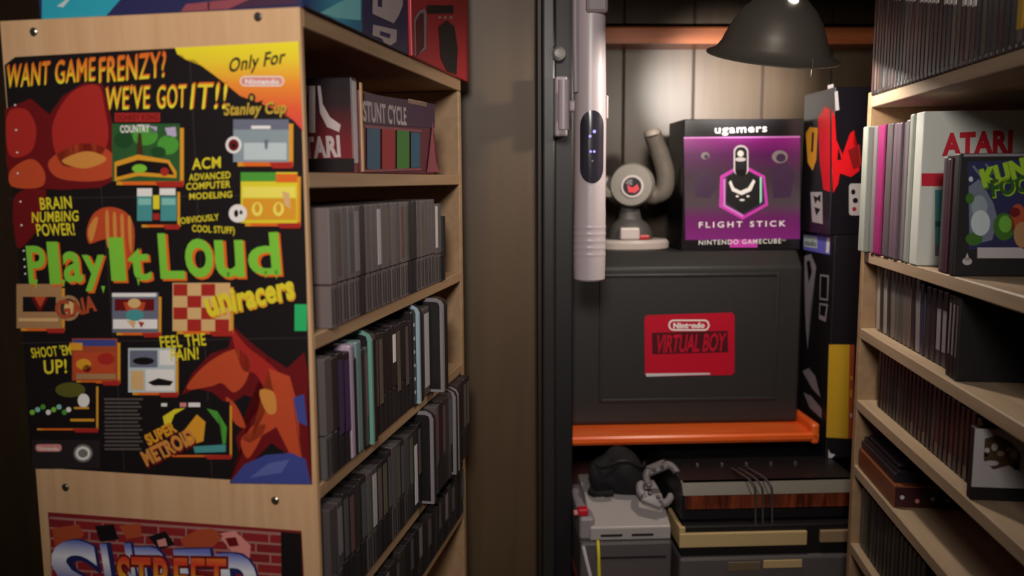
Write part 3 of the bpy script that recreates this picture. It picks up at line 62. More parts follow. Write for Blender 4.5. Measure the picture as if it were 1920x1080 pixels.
ART['flight']=dict(sheet=None,sheetmat=None,parts=[
 ('cover_print','purple and black print',[('grad_purple',1,[4378,15364,6856,15378,6939,13213,4456,13211]),('o_lpurp',2,[4378,15376,6856,15389,6857,15356,4378,15342]),('o_magenta',1,[5411,13215,6012,13209,6017,13038,5416,13043]),('o_dpurp',2,[4601,14452,4846,14696,5055,14561,5129,14337,4952,14091,4666,14115]),('o_dpurp',2,[6251,14689,6531,14889,6771,14608,6697,14102,6329,14082]),('o_gray',3,[6609,14956,6604,14921,6588,14889,6562,14861,6527,14840,6486,14827,6442,14823,6397,14827,6355,14841,6319,14862,6291,14890,6272,14923,6265,14957,6270,14992,6286,15024,6312,15052,6347,15073,6388,15086,6432,15090,6477,15086,6519,15072,6555,15051,6583,15023,6602,14991]),('o_dpurp',4,[6564,14934,6561,14911,6552,14889,6536,14871,6515,14857,6490,14848,6464,14845,6437,14848,6412,14857,6390,14871,6373,14890,6362,14912,6358,14935,6360,14958,6370,14979,6386,14998,6406,15012,6431,15021,6458,15023,6484,15020,6509,15011,6531,14997,6548,14978,6559,14957]),('o_gray',3,[4930,14986,4928,14966,4919,14947,4905,14931,4886,14918,4865,14911,4841,14908,4818,14911,4796,14919,4776,14931,4762,14947,4752,14966,4749,14986,4751,15007,4760,15025,4774,15041,4792,15054,4814,15061,4838,15064,4861,15061,4883,15053,4902,15041,4917,15025,4927,15006]),('o_dpurp',4,[4908,14963,4907,14952,4903,14941,4896,14932,4886,14925,4875,14921,4864,14919,4852,14921,4841,14925,4831,14932,4824,14942,4819,14952,4817,14964,4819,14975,4823,14986,4830,14995,4839,15002,4850,15007,4862,15008,4873,15007,4884,15002,4894,14995,4902,14986,4906,14975])]),
 ('joystick_art','black joystick picture in a magenta hexagon',[('o_magenta',5,[5596,14804,5734,14759,6130,14555,6219,13935,5676,13633,5163,13909,5169,14561,5484,14738]),('o_dpurp',6,[5621,14737,6085,14511,6149,13970,5673,13713,5230,13954,5238,14516]),('o_lpurp',7,[5239,14493,5284,14515,5299,13953,5696,13735,5674,13690,5242,13931]),('o_dark',8,[5495,14312,5351,14560,5736,14692,6017,14489,6079,13993,5672,13770,5297,14021,5329,14537]),('o_lgray',9,[5770,14703,5766,14665,5752,14630,5730,14600,5700,14577,5664,14563,5626,14558,5603,14558,5564,14564,5528,14578,5497,14602,5472,14632,5456,14667,5450,14705,5440,15061,5444,15099,5458,15133,5481,15163,5511,15186,5546,15200,5584,15205,5607,15205,5645,15200,5682,15185,5713,15162,5737,15132,5753,15097,5759,15060]),('o_dark',10,[5737,14670,5734,14641,5723,14614,5706,14591,5683,14573,5655,14562,5626,14558,5603,14558,5573,14562,5545,14574,5521,14592,5502,14615,5490,14642,5485,14671,5475,15050,5478,15079,5489,15105,5506,15128,5529,15146,5556,15157,5586,15161,5608,15161,5638,15157,5666,15145,5690,15128,5709,15105,5721,15078,5726,15049]),('o_dark',10,[5721,14423,5720,14412,5716,14401,5709,14391,5700,14384,5689,14380,5677,14378,5562,14379,5550,14381,5539,14385,5530,14393,5522,14402,5517,14413,5515,14424,5509,14648,5510,14660,5514,14671,5521,14680,5531,14687,5542,14691,5553,14693,5668,14692,5679,14691,5691,14686,5700,14679,5708,14670,5713,14659,5715,14647]),('o_white',11,[5658,15027,5656,15010,5650,14994,5639,14980,5625,14969,5609,14963,5591,14960,5574,14963,5557,14970,5542,14980,5531,14994,5524,15010,5521,15028,5523,15045,5529,15061,5540,15075,5554,15085,5570,15092,5587,15094,5605,15092,5622,15085,5636,15074,5648,15060,5655,15044]),('o_lgray',11,[5707,14904,5704,14893,5692,14882,5675,14873,5651,14866,5624,14862,5594,14860,5565,14862,5537,14866,5513,14874,5495,14883,5483,14894,5479,14905,5482,14917,5494,14927,5511,14937,5535,14944,5562,14948,5592,14949,5621,14948,5649,14943,5673,14936,5691,14927,5703,14916]),('o_white',9,[5400,14470,5473,14312,5612,14244,5771,14311,5880,14490,5927,14444,5841,14243,5638,14154,5429,14245,5355,14425]),('o_white',10,[5581,14132,5580,14126,5577,14120,5571,14116,5564,14112,5556,14110,5547,14109,5538,14110,5530,14112,5523,14116,5517,14121,5513,14126,5512,14132,5513,14138,5516,14143,5522,14148,5529,14151,5537,14154,5546,14154,5555,14154,5563,14151,5570,14148,5576,14143,5579,14137]),('o_white',10,[5810,14130,5809,14124,5806,14119,5801,14114,5794,14111,5785,14109,5777,14108,5768,14109,5759,14111,5752,14115,5746,14119,5743,14125,5741,14131,5742,14136,5746,14142,5751,14146,5758,14150,5766,14152,5775,14153,5784,14152,5793,14150,5800,14146,5805,14141,5809,14136]),('o_white',10,[5709,14052,5708,14046,5702,14041,5693,14036,5681,14033,5667,14030,5653,14030,5638,14031,5624,14033,5612,14037,5603,14041,5597,14047,5595,14053,5596,14058,5602,14064,5611,14068,5623,14072,5636,14074,5651,14075,5666,14074,5680,14072,5692,14068,5701,14063,5707,14058]),('o_mint',10,[6016,14534,6062,14533,6078,14016,6034,13971])]),
 ('brand_lettering','white lower case lettering',[('o_white',6,'ugamers',[5032,15451,6145,15480],165,0,0.02)]),
 ('title_lettering','wide spaced white title',[('o_white',6,'FLIGHT STICK',[4737,13471,6615,13490],125,0,0.02)]),
 ('bottom_lettering','white bottom line',[('o_white',6,'NINTENDO GAMECUBE',[4745,13106,6524,13125],103,0,0.01),('o_white',6,'TM',[6546,13170,6627,13170],34,0,0)])])
ART['sticker']=dict(sheet=[3551,11671,5362,11706,5420,11648,5455,10419,5399,10362,3593,10356,3535,10426,3507,11604],sheetmat='o_crimson',parts=[
 ('sticker_border','pale lower edge',[('o_lgray',1,[3546,10426,4916,10416,4940,10381,3570,10356])]),
 ('lettering','white badge and dark red lettering',[('o_white',1,[4891,11438,4888,11409,4877,11381,4860,11358,4837,11340,4810,11329,4780,11326,4133,11334,4104,11339,4076,11350,4052,11369,4034,11393,4022,11420,4018,11450,4017,11461,4021,11490,4032,11518,4049,11541,4072,11559,4099,11570,4129,11573,4775,11565,4804,11561,4832,11549,4856,11531,4874,11507,4886,11479,4891,11450]),('o_crimson',2,[4857,11439,4855,11418,4848,11399,4835,11383,4819,11370,4800,11362,4780,11360,4132,11368,4112,11371,4093,11380,4076,11393,4063,11409,4055,11429,4052,11449,4051,11461,4054,11481,4061,11500,4074,11517,4090,11529,4109,11537,4129,11539,4776,11531,4796,11528,4816,11520,4832,11507,4845,11490,4854,11471,4857,11450]),('o_white',3,'Nintendo',[4121,11391,4790,11394],114,0,0.05),('o_dkred',1,[3669,11295,5281,11319,5305,10860,3688,10837]),('o_crimson',2,'VIRTUAL BOY',[3744,10871,5224,10896],389,0.12,0.02)])])
ART['atari']=dict(sheet=None,sheetmat=None,parts=[
 ('lettering','large red lettering',[('o_redl',2,'ATARI',[250,14814,1161,14849],290,0,0.05)]),
 ('cover_stripe','red stripe and teal picture',[('o_redl',2,[-3,14561,502,14557,512,14382,6,14385]),('o_teal',2,[185,14332,445,14331,498,13414,236,13413]),('o_dteal',3,[209,13897,470,13897,474,13823,213,13823]),('o_slate',3,[227,13577,488,13578,498,13414,236,13413]),('o_lteal',3,[321,14288,349,14288,394,13489,366,13488])])])
ART['lynx']=dict(sheet=None,sheetmat=None,parts=[
 ('cover_art','blue picture with green food shapes',[('o_navy2',1,[80,14694,977,14719,1054,13612,157,13609]),('o_slate2',2,[111,14387,230,14485,409,14190,472,13993,426,13729,167,13662]),('o_ice',3,[344,14138,343,14100,336,14066,323,14036,305,14013,284,13998,260,13993,235,13998,212,14013,191,14036,174,14066,163,14101,157,14138,158,14176,165,14210,178,14240,196,14263,218,14277,242,14282,266,14277,290,14263,311,14240,327,14210,339,14175]),('o_lice',4,[388,13941,386,13900,378,13861,362,13829,340,13803,314,13787,285,13782,255,13787,227,13803,202,13828,182,13861,169,13899,163,13940,164,13981,173,14020,189,14052,211,14077,237,14093,266,14099,295,14093,323,14077,348,14052,368,14020,381,13981]),('o_moss',3,[312,13742,310,13722,301,13702,286,13686,266,13673,243,13665,217,13662,191,13665,166,13673,144,13685,127,13702,116,13721,112,13742,114,13762,123,13782,138,13798,158,13811,182,13819,207,13821,233,13819,258,13811,280,13798,297,13782,308,13763]),('o_moss',5,[677,13895,675,13850,665,13809,648,13773,624,13746,595,13729,563,13723,531,13729,500,13746,472,13773,450,13809,435,13850,428,13894,429,13939,439,13980,457,14015,481,14043,510,14060,541,14065,574,14059,605,14042,632,14015,654,13980,669,13939]),('o_leaf2',6,[637,13927,636,13900,631,13875,620,13853,606,13836,589,13826,569,13822,550,13826,531,13836,515,13853,501,13875,492,13900,488,13927,489,13955,495,13980,505,14002,520,14018,537,14029,556,14033,575,14029,594,14018,611,14002,624,13980,633,13955]),('o_moss',5,[182,14243,181,14226,177,14210,170,14197,160,14186,149,14180,136,14178,123,14180,110,14187,99,14197,91,14211,85,14226,82,14243,83,14260,87,14276,94,14290,104,14300,115,14307,128,14309,141,14307,154,14300,165,14290,173,14276,179,14260]),('o_rust',5,[807,13980,807,13929,800,13882,787,13841,769,13809,746,13790,721,13783,695,13789,670,13809,647,13841,629,13881,616,13929,609,13980,609,14031,616,14078,629,14119,647,14150,670,14170,695,14176,721,14170,746,14150,769,14119,787,14078,800,14031]),('o_tan',6,[869,13796,868,13755,861,13717,847,13684,828,13659,806,13643,780,13638,754,13643,729,13659,707,13684,689,13717,677,13755,671,13796,671,13837,679,13875,692,13908,711,13933,734,13948,759,13954,785,13948,810,13933,832,13908,850,13875,863,13837]),('o_dred',7,[727,14072,726,14056,720,14042,711,14030,699,14021,685,14015,669,14013,653,14015,637,14021,624,14030,613,14042,606,14057,603,14072,604,14087,609,14101,618,14113,631,14123,645,14129,661,14131,677,14129,692,14123,706,14113,717,14101,724,14087]),('o_redd',5,[889,13678,888,13662,881,13648,870,13636,855,13626,838,13620,819,13618,799,13620,781,13626,765,13635,752,13648,744,13662,740,13677,742,13693,748,13707,759,13719,774,13729,792,13735,811,13737,830,13735,849,13729,865,13720,877,13707,886,13693]),('o_slate2',3,[134,14635,158,14648,292,14478,268,14465]),('o_slate2',3,[281,14660,305,14666,387,14549,363,14529]),('o_lice',4,[155,14479,155,14470,153,14462,150,14456,145,14450,139,14447,132,14446,126,14447,120,14451,114,14456,110,14463,107,14470,106,14479,106,14487,108,14495,112,14502,116,14507,122,14510,129,14511,135,14510,141,14507,147,14502,151,14495,154,14487])]),
 ('lettering','green lettering',[('o_moss',8,'KUNG',[287,14367,975,14571],208,0.0,0.08),('o_lime',9,'KUNG',[273,14387,962,14590],208,0.0,0.07),('o_lime',8,'FOOD',[393,14256,1015,14357],196,0.0,0.060000000000000005),('o_moss2',9,'FOOD',[380,14269,1001,14370],196,0.0,0.05)]),
 ('footer_print','grey strip and emblem',[('o_lgray2',4,[256,13636,1052,13639,1062,13507,264,13503]),('o_lgray2',3,[204,13462,203,13450,198,13439,189,13429,178,13422,164,13417,150,13415,135,13417,121,13421,109,13429,99,13438,93,13450,90,13462,92,13474,97,13485,105,13495,116,13502,130,13507,144,13509,159,13507,173,13503,185,13495,195,13486,201,13474]),('o_lgray2',3,[115,13475,141,13569,178,13476])])])
ART['white']=dict(sheet=None,sheetmat=None,parts=[
 ('cover_art','small brown picture',[('o_brown2',1,[121,11453,249,11495,413,11423,528,11284,537,11064,402,11137,239,11079,125,11193]),('o_lgray2',2,[269,11354,269,11342,266,11331,261,11321,254,11314,246,11309,237,11307,227,11308,219,11313,211,11320,205,11329,200,11340,198,11351,199,11363,202,11374,207,11384,214,11391,222,11396,231,11398,240,11397,249,11392,257,11385,263,11376,267,11365]),('o_lgray2',2,[183,11312,183,11304,180,11296,176,11289,170,11283,163,11280,155,11279,148,11279,140,11282,134,11287,129,11294,125,11302,124,11310,124,11318,127,11326,131,11333,137,11339,144,11342,151,11343,159,11343,167,11340,173,11335,178,11328,182,11320]),('o_tan2',2,[351,11278,350,11270,347,11262,340,11255,332,11250,322,11246,312,11245,301,11245,291,11248,282,11253,275,11260,270,11267,268,11276,269,11284,273,11292,279,11299,287,11304,297,11308,308,11309,318,11309,329,11306,338,11301,345,11294,349,11287]),('o_tan2',2,[493,11270,493,11255,490,11241,484,11229,476,11219,467,11213,456,11211,445,11212,435,11218,426,11227,418,11239,413,11252,411,11267,411,11283,415,11297,420,11309,428,11319,438,11325,448,11327,459,11325,470,11320,479,11311,486,11299,491,11285]),('o_lgray2',2,[294,11160,291,11151,283,11143,271,11136,254,11130,234,11126,213,11124,191,11125,171,11127,153,11132,140,11138,131,11146,127,11154,130,11162,138,11171,150,11178,167,11183,187,11187,209,11189,230,11189,250,11186,268,11182,281,11175,290,11168]),('o_dark',2,[169,11259,168,11251,166,11243,163,11236,158,11231,153,11228,147,11226,141,11227,135,11230,129,11235,125,11242,122,11250,121,11258,121,11266,123,11274,127,11281,131,11286,137,11290,143,11291,149,11290,155,11287,160,11282,164,11276,167,11268]),('o_dark',2,[520,11128,520,11117,517,11105,512,11096,505,11088,497,11084,488,11082,479,11083,470,11087,462,11094,456,11103,452,11114,450,11126,450,11138,453,11149,458,11158,465,11166,473,11171,482,11172,491,11171,500,11167,508,11160,514,11151,518,11140]),('o_tan2',3,[419,11332,418,11326,415,11319,411,11314,405,11310,398,11307,391,11306,383,11306,376,11309,369,11313,364,11318,361,11324,360,11331,360,11337,363,11344,367,11349,373,11353,380,11356,387,11357,395,11357,402,11354,409,11350,414,11345,417,11339])])])
ART['fuji']=dict(sheet=None,sheetmat=None,parts=[
 ('lettering','grey emblem and lettering',[('o_gray3',2,[-576,15629,-495,15627,-515,15076,-597,15078]),('o_gray3',2,[-610,15630,-590,15630,-621,15355,-690,15168,-840,15044,-836,15139,-729,15232,-654,15387]),('o_gray3',2,[-468,15627,-427,15626,-408,15413,-319,15255,-187,15165,-210,15078,-363,15143,-446,15308]),('o_gray3',2,'ATARI',[-830,14776,-199,14801],242,0,0.05)]),
 ('lower_band','black lower band',[('o_black',1,[-885,14776,-31,14767,-37,14559,-894,14565])])])
ART['stunt']=dict(sheet=None,sheetmat=None,parts=[
 ('lettering','pale block lettering',[('o_gray3',2,'STUNT CYCLE',[1686,15227,3373,15280],243,0,0.03)]),
 ('stripe_art','blue,red and green picture strips',[('o_tealb',2,[1807,15145,2268,15165,2229,14643,1769,14645]),('o_redb',2,[2348,15163,2858,15185,2821,14657,2310,14644]),('o_greenb',2,[2947,15183,3489,15198,3454,14679,2910,14658]),('o_tealb',2,[3563,15194,4001,15202,3968,14693,3528,14680]),('o_pinkd',1,[1718,15178,4085,15246,4082,15214,1716,15146]),('o_pinkd',1,[1677,14637,4048,14687,4046,14655,1674,14605]),('o_purpd',1,[1748,15557,4824,15690,4801,15319,1719,15191]),('o_pinkd',2,[4446,14814,4689,15435,4800,14821,5036,14640,4321,14626]),('o_tan2',1,[3471,15650,4388,15677,4384,15613,3467,15590])])])
ART['blueR']=dict(sheet=None,sheetmat=None,parts=[
 ('side_art','blue glow picture',[('grad_blue',1,[-5,16611,1684,17006,1624,16234,-39,16224]),('o_cyan2',2,[405,16254,1004,16492,1607,16685,1584,16387,835,16277])]),
 ('lettering','white block lettering',[('o_gray3',2,[2037,16899,3216,17155,3196,16870,3003,16694,2796,16561,1991,16536]),('o_navy2',3,[2211,16937,2370,16971,2348,16680,2190,16663]),('o_gray3',2,[2000,16410,2922,16500,2889,16343,2642,16210,2392,16187,2300,16291,1971,16278]),('o_navy2',3,[2247,16374,2656,16402,2609,16340,2243,16322])])])
ART['blueF']=dict(sheet=None,sheetmat=None,parts=[
 ('front_art','teal and purple glow picture',[('o_cyan',1,[-3014,16232,-2976,16675,-2653,16659,-1999,16464,-2235,16256]),('o_navy2',1,[-2236,16251,-1999,16464,-1319,16433,-1329,16262]),('o_pinkd',2,[-1360,16263,-1294,16336,-511,16376,-814,16267]),('o_purpd',1,[-1329,16262,-806,16410,-43,16375,-76,16283]),('o_lice',3,[-2818,16380,-2703,16441,-2602,16492,-2741,16365]),('o_black',4,[-1044,16346,-1026,16345,-1030,16271,-1048,16272])])])
ART['redbox']=dict(sheet=None,sheetmat=None,parts=[
 ('cover_art','black handheld shape and grey outline',[('o_dark',2,[4898,16877,5411,17065,5879,17044,6073,16727,5977,16274,5361,16218,4992,16404]),('o_gray4',2,[3630,16771,3894,16930,4164,17011,4268,16939,4181,16433,3639,16162]),('o_dkred2',3,[3703,16747,3917,16890,4105,16939,4101,16452,3695,16244]),('o_dark',2,[4277,17078,5829,17379,5822,17249,4269,16962]),('o_tan2',3,[5061,17043,5032,17021,4966,17002,4902,16998,4876,17010,4904,17032,4969,17051,5034,17056]),('o_tan2',3,[5380,17101,5351,17078,5281,17058,5214,17053,5187,17066,5216,17089,5284,17108,5353,17114]),('o_tan2',3,[5749,17167,5718,17144,5645,17123,5574,17118,5546,17131,5576,17154,5648,17175,5720,17180])])])
ART['tallL']=dict(sheet=None,sheetmat=None,parts=[
 ('label_print','blue and white label',[('o_violet',1,[18223,13314,16819,13325,16782,12960,18188,12954]),('o_lice',2,[18190,13281,17462,13283,17437,13038,18164,13026]),('o_white',2,[16973,13293,16817,13304,16838,12999,16995,12985]),('o_dgray',3,'studio',[18108,13065,17497,13078],115,0,0.02)]),
 ('side_art','grey swirls and outlined panels',[('o_gray4',1,[18114,12820,17766,12897,17455,12653,17579,12184,17706,11705,17736,10823,17864,11211,18022,11893]),('o_dark2',2,[17983,12716,17810,12755,17670,12517,17820,12269]),('o_gray4',1,[17246,12518,16792,12546,16792,12021,17220,11982]),('o_dark2',2,[17188,12480,16866,12494,16848,12057,17170,12034]),('o_gray4',1,[17214,11916,16785,11956,16853,11570,17208,11578]),('o_dark2',2,[17155,11879,16859,11901,16916,11670,17162,11676]),('o_gray4',1,[17985,10282,17638,10432,17281,10339,16962,9958,17423,10037]),('o_gray4',1,[17879,9828,17464,9863,16885,9739,16864,9528,17495,9583])])])
ART['tallF']=dict(sheet=None,sheetmat=None,parts=[
 ('color_band','yellow band edged with orange',[('o_mustard',1,[7128,11152,7558,11146,7615,9177,7155,9208]),('o_rust',1,[7558,11146,7658,11144,7704,9175,7615,9177]),('o_amber',2,[7610,10492,7644,10491,7647,10413,7614,10414]),('o_amber',2,[7612,10213,7645,10212,7653,10044,7620,10045]),('o_lgray',2,[7635,9708,7669,9707,7672,9628,7639,9629])]),
 ('corner_mark','white corner mark',[('o_lgray',1,[7216,8809,7210,8957,7259,8865,7361,8841,7298,8728,7220,8729])])])
ART['redL']=dict(sheet=None,sheetmat=None,parts=[
 ('side_art','red flame,yellow lettering and white panel',[('o_redv',1,[17377,15720,17051,15929,16786,15855,16622,14229,16964,14278,17211,14872]),('o_amber',2,[18000,15452,17781,15573,17358,15525,17375,14876,17548,14659,17822,14830]),('o_dark2',3,[17656,15455,17543,15449,17559,15045,17672,15049]),('o_lgray2',1,[17617,14216,17012,14224,16921,13579,17471,13596]),('o_dark2',2,[17470,14151,17187,14091,17341,13978]),('o_dark2',2,[17389,13910,17057,13877,17261,13738]),('o_dark2',2,[17296,14089,17088,14180,17070,14007])])])
ART['redF']=dict(sheet=None,sheetmat=None,parts=[
 ('cover_art','red splash and white panels',[('o_redv',1,[6993,15840,7063,15685,7104,15252,7245,14961,7376,15375,7459,15437,7449,15188,7567,14959,7603,14646,7436,14521,7207,14596,7184,14386,7085,14208,7035,14857]),('o_dark2',2,[7152,15117,7228,14857,7142,14857]),('o_redd',1,[7348,15043,7578,15167,7641,14750,7473,14668]),('o_lgray',1,[7032,16177,7094,16197,7142,15829,7069,15809]),('o_lgray2',1,[7750,13824,7748,13807,7743,13792,7733,13779,7720,13769,7705,13763,7688,13761,7493,13762,7476,13764,7460,13771,7446,13781,7435,13794,7428,13810,7425,13826,7402,14333,7404,14349,7409,14364,7419,14377,7432,14387,7447,14393,7464,14395,7658,14394,7675,14392,7691,14385,7704,14375,7715,14362,7723,14347,7726,14331]),('o_dark2',2,[7536,14227,7535,14213,7532,14200,7525,14189,7517,14181,7507,14176,7496,14174,7484,14176,7474,14181,7464,14190,7457,14201,7452,14213,7450,14227,7451,14241,7455,14253,7461,14264,7469,14273,7480,14278,7491,14279,7502,14278,7513,14272,7522,14264,7529,14253,7534,14240]),('o_dark2',2,[7598,14057,7597,14044,7592,14031,7584,14020,7573,14012,7561,14007,7547,14005,7533,14007,7519,14012,7508,14021,7499,14032,7493,14045,7490,14058,7491,14072,7496,14085,7504,14095,7515,14104,7528,14109,7542,14111,7556,14109,7569,14103,7581,14095,7590,14084,7596,14071]),('o_redd',2,[7574,13889,7573,13878,7569,13867,7562,13859,7554,13852,7543,13848,7532,13847,7521,13848,7510,13852,7501,13859,7494,13868,7489,13878,7487,13889,7488,13900,7492,13910,7498,13919,7507,13926,7517,13930,7528,13931,7540,13930,7550,13925,7560,13919,7567,13910,7572,13900]),('o_lgray',1,[6889,16300,7004,16330,7007,16259,6892,16228])])])
# ------------------------------------------------------------------ frames of the place
AL, AR, AN = math.radians(11.0), math.radians(6.7), -.042      # headings of left bookcase, right bookcase and back wall
def frame(ox, oy, az): return Matrix.Translation((ox, oy, 0)) @ Matrix.Rotation(-az, 4, 'Z')
FL = frame(-.212, .879, AL); FR = frame(.6, 1.45, AR); FN = frame(0, 0, AN)
# ------------------------------------------------------------------ materials
def lin(h):
    h = h.lstrip('#'); o = []
    for i in (0, 2, 4):
        v = int(h[i:i+2], 16)/255; o.append(v/12.92 if v <= .04045 else ((v+.055)/1.055)**2.4)
    return (*o, 1)
MATS = {}
def mat(name, col, rough=.5, metal=0, spec=.5, bump=0, bscale=60, vary=0, emit=0):
    if name in MATS: return MATS[name]
    m = bpy.data.materials.new(name); m.use_nodes = True; nt = m.node_tree; b = nt.nodes['Principled BSDF']
    b.inputs['Base Color'].default_value = lin(col); b.inputs['Roughness'].default_value = rough
    b.inputs['Metallic'].default_value = metal; b.inputs['Specular IOR Level'].default_value = spec
    if emit: b.inputs['Emission Color'].default_value = lin(col); b.inputs['Emission Strength'].default_value = emit
    if bump or vary:
        tc = nt.nodes.new('ShaderNodeTexCoord'); n = nt.nodes.new('ShaderNodeTexNoise'); n.inputs['Scale'].default_value = bscale
        n.inputs['Detail'].default_value = 4; nt.links.new(tc.outputs['Object'], n.inputs['Vector'])
        if bump:
            bn = nt.nodes.new('ShaderNodeBump'); bn.inputs['Strength'].default_value = bump; bn.inputs['Distance'].default_value = .001
            nt.links.new(n.outputs['Fac'], bn.inputs['Height']); nt.links.new(bn.outputs['Normal'], b.inputs['Normal'])
        if vary:
            r = nt.nodes.new('ShaderNodeValToRGB'); c = lin(col)
            r.color_ramp.elements[0].color = tuple(v*(1-vary) for v in c[:3])+(1,); r.color_ramp.elements[1].color = tuple(min(1, v*(1+vary)) for v in c[:3])+(1,)
            r.color_ramp.elements[0].position = .3; r.color_ramp.elements[1].position = .7
            nt.links.new(n.outputs['Fac'], r.inputs['Fac']); nt.links.new(r.outputs['Color'], b.inputs['Base Color'])
    MATS[name] = m; return m
def wood(name, c0, c1, scale=(3, 3, 40), rough=.45, spec=.4):
    if name in MATS: return MATS[name]
    m = bpy.data.materials.new(name); m.use_nodes = True; nt = m.node_tree; b = nt.nodes['Principled BSDF']
    tc = nt.nodes.new('ShaderNodeTexCoord'); mp = nt.nodes.new('ShaderNodeMapping'); mp.inputs['Scale'].default_value = scale
    n = nt.nodes.new('ShaderNodeTexNoise'); n.inputs['Scale'].default_value = 2.2; n.inputs['Detail'].default_value = 6; n.inputs['Distortion'].default_value = .6
    r = nt.nodes.new('ShaderNodeValToRGB'); r.color_ramp.elements[0].color = lin(c0); r.color_ramp.elements[1].color = lin(c1)
    r.color_ramp.elements[0].position = .35; r.color_ramp.elements[1].position = .68
    nt.links.new(tc.outputs['Object'], mp.inputs['Vector']); nt.links.new(mp.outputs['Vector'], n.inputs['Vector'])
    nt.links.new(n.outputs['Fac'], r.inputs['Fac']); nt.links.new(r.outputs['Color'], b.inputs['Base Color'])
    b.inputs['Roughness'].default_value = rough; b.inputs['Specular IOR Level'].default_value = spec
    MATS[name] = m; return m
def ramp(name, axis, lo, hi, stops, rough=.4):
    """printed colour gradient along an object axis"""
    m = bpy.data.materials.new(name); m.use_nodes = True; nt = m.node_tree; b = nt.nodes['Principled BSDF']
    tc = nt.nodes.new('ShaderNodeTexCoord'); sx = nt.nodes.new('ShaderNodeSeparateXYZ'); mr = nt.nodes.new('ShaderNodeMapRange')
    mr.inputs['From Min'].default_value = lo; mr.inputs['From Max'].default_value = hi
    r = nt.nodes.new('ShaderNodeValToRGB'); e = r.color_ramp.elements
    e[0].position, e[0].color = stops[0][0], lin(stops[0][1]); e[1].position, e[1].color = stops[-1][0], lin(stops[-1][1])
    for p, c in stops[1:-1]:
        q = e.new(p); q.color = lin(c)
    nt.links.new(tc.outputs['Object'], sx.inputs[0]); nt.links.new(sx.outputs[axis], mr.inputs['Value'])
    nt.links.new(mr.outputs[0], r.inputs['Fac']); nt.links.new(r.outputs['Color'], b.inputs['Base Color'])
    b.inputs['Roughness'].default_value = rough; MATS[name] = m; return m
INK = dict(black='#1b1517', white='#e8e4e0', white2='#d8d2cc', yel='#e0d030', lyel='#eee060', amber='#dc9a2c', orange='#e06a22', red='#a82a24', dred='#6a1418', rorange='#bc4a2a', ryel='#d08a40',
 pink='#d88a84', gold='#c0a038', green='#7dc43c', dgreen='#234a26', leaf='#4e9a38', bgreen='#2cb468', jungle='#2f5a30', brown='#4a3020', lilac='#b8aac8', ice='#8a98a0', lice='#bcc8cc', slate='#6a6e80',
 sand='#d8b078', tan='#a88058', rust='#a84a2c', teal='#4a9496', lteal='#86c0b8', blue='#40488e', lblue='#5a64a4', dolive='#5a5a24', dgray='#2a2424', crease='#332b2c', dgray2='#5a5250', gray='#7a7474', grout='#a07068', brick='#8a2428', brick2='#7c2226', navy='#24285a',
 magenta='#c83cb0', lpurp='#d080cc', dpurp='#3a2340', dark='#141215', lgray='#cfc8cc', mint='#9adcc0', crimson='#b80c2a', dkred='#4a0c18', redl='#c82034', dteal='#2e5c64',
 navy2='#2a2a52', slate2='#6c7488', moss='#3c6a24', leaf2='#68a83c', redd='#962020', lime='#96c02c', moss2='#2c5420', lgray2='#b4aeb0', brown2='#4c3a28', tan2='#a88c78',
 gray3='#b8a8a8', tealb='#30586e', redb='#9a2026', greenb='#3e7a2c', pinkd='#8a4650', purpd='#42283e', cyan='#2c9ab0', cyan2='#7cc8cc', gray4='#8a828a', dkred2='#5a1018', dark2='#100e12', violet='#6a6ad0', mustard='#c89c28', redv='#d8141e')
def ink(n):
    if n in MATS: return MATS[n]
    return mat(n, INK[n[2:]], rough=.42, spec=.4)
ramp('grad_corner', 2, 1.495, 1.592, [(0, '#d83a4c'), (.3, '#e05a34'), (.55, '#e88a30'), (.8, '#e6c830'), (1, '#e8dc28')])
ramp('o_yelor', 2, 1.55, 1.582, [(0, '#ecdf3a'), (.4, '#e6cc34'), (.75, '#e0902c'), (1, '#dc6a28')])
ramp('o_yelor2', 2, 1.524, 1.556, [(0, '#ecdf3a'), (.7, '#e8d838'), (1, '#e0a030')])
ramp('grad_super', 2, .985, 1.06, [(0, '#5058a8'), (.45, '#e8e8f0'), (.7, '#7078c0'), (1, '#303a90')])
ramp('grad_street', 2, 1.0, 1.045, [(0, '#e0a030'), (.5, '#d8402c'), (1, '#e89a34')])
ramp('grad_purple', 2, .024, .242, [(0, '#7e2678'), (.2, '#682062'), (.34, '#4c4048'), (.6, '#3c2e3a'), (.82, '#541852'), (1, '#8e2082')], .3)
ramp('grad_blue', 1, .0, .19, [(0, '#2a4478'), (.4, '#3a9ab4'), (.7, '#2c7a9c'), (1, '#245a88')])
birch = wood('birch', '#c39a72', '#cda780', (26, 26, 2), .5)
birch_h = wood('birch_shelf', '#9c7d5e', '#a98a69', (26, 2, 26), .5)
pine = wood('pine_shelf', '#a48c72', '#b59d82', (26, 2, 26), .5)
panel_w = wood('wall_panelling', '#443628', '#4c3d2e', (14, 14, 1.2), .42)
panel_d = wood('partition_panelling', '#4e3c2a', '#58452f', (9, 9, .8), .5)
groove = mat('groove_dark', '#241a14', .8)
orange_w = wood('orange_stain', '#ea581e', '#f2702c', (3, 30, 30), .35, .6)
red_w = wood('red_stain', '#6e241a', '#88301f', (20, 20, 3), .45)
black_p = mat('black_plastic', '#2b2a29', .42, bump=.15, bscale=500)
black_m = mat('black_paint', '#121012', .5)
dark_soft = mat('dark_fabric', '#0d0c10', .85, bump=.4, bscale=300)
steel = mat('brushed_steel', '#655f57', .4, metal=.45)
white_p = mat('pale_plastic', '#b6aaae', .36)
white_d = mat('mid_grey_plastic', '#8f878c', .4)  # darker grey plastic of the console grip, side rail and bracket
grey_p = mat('grey_plastic', '#8e8880', .45)
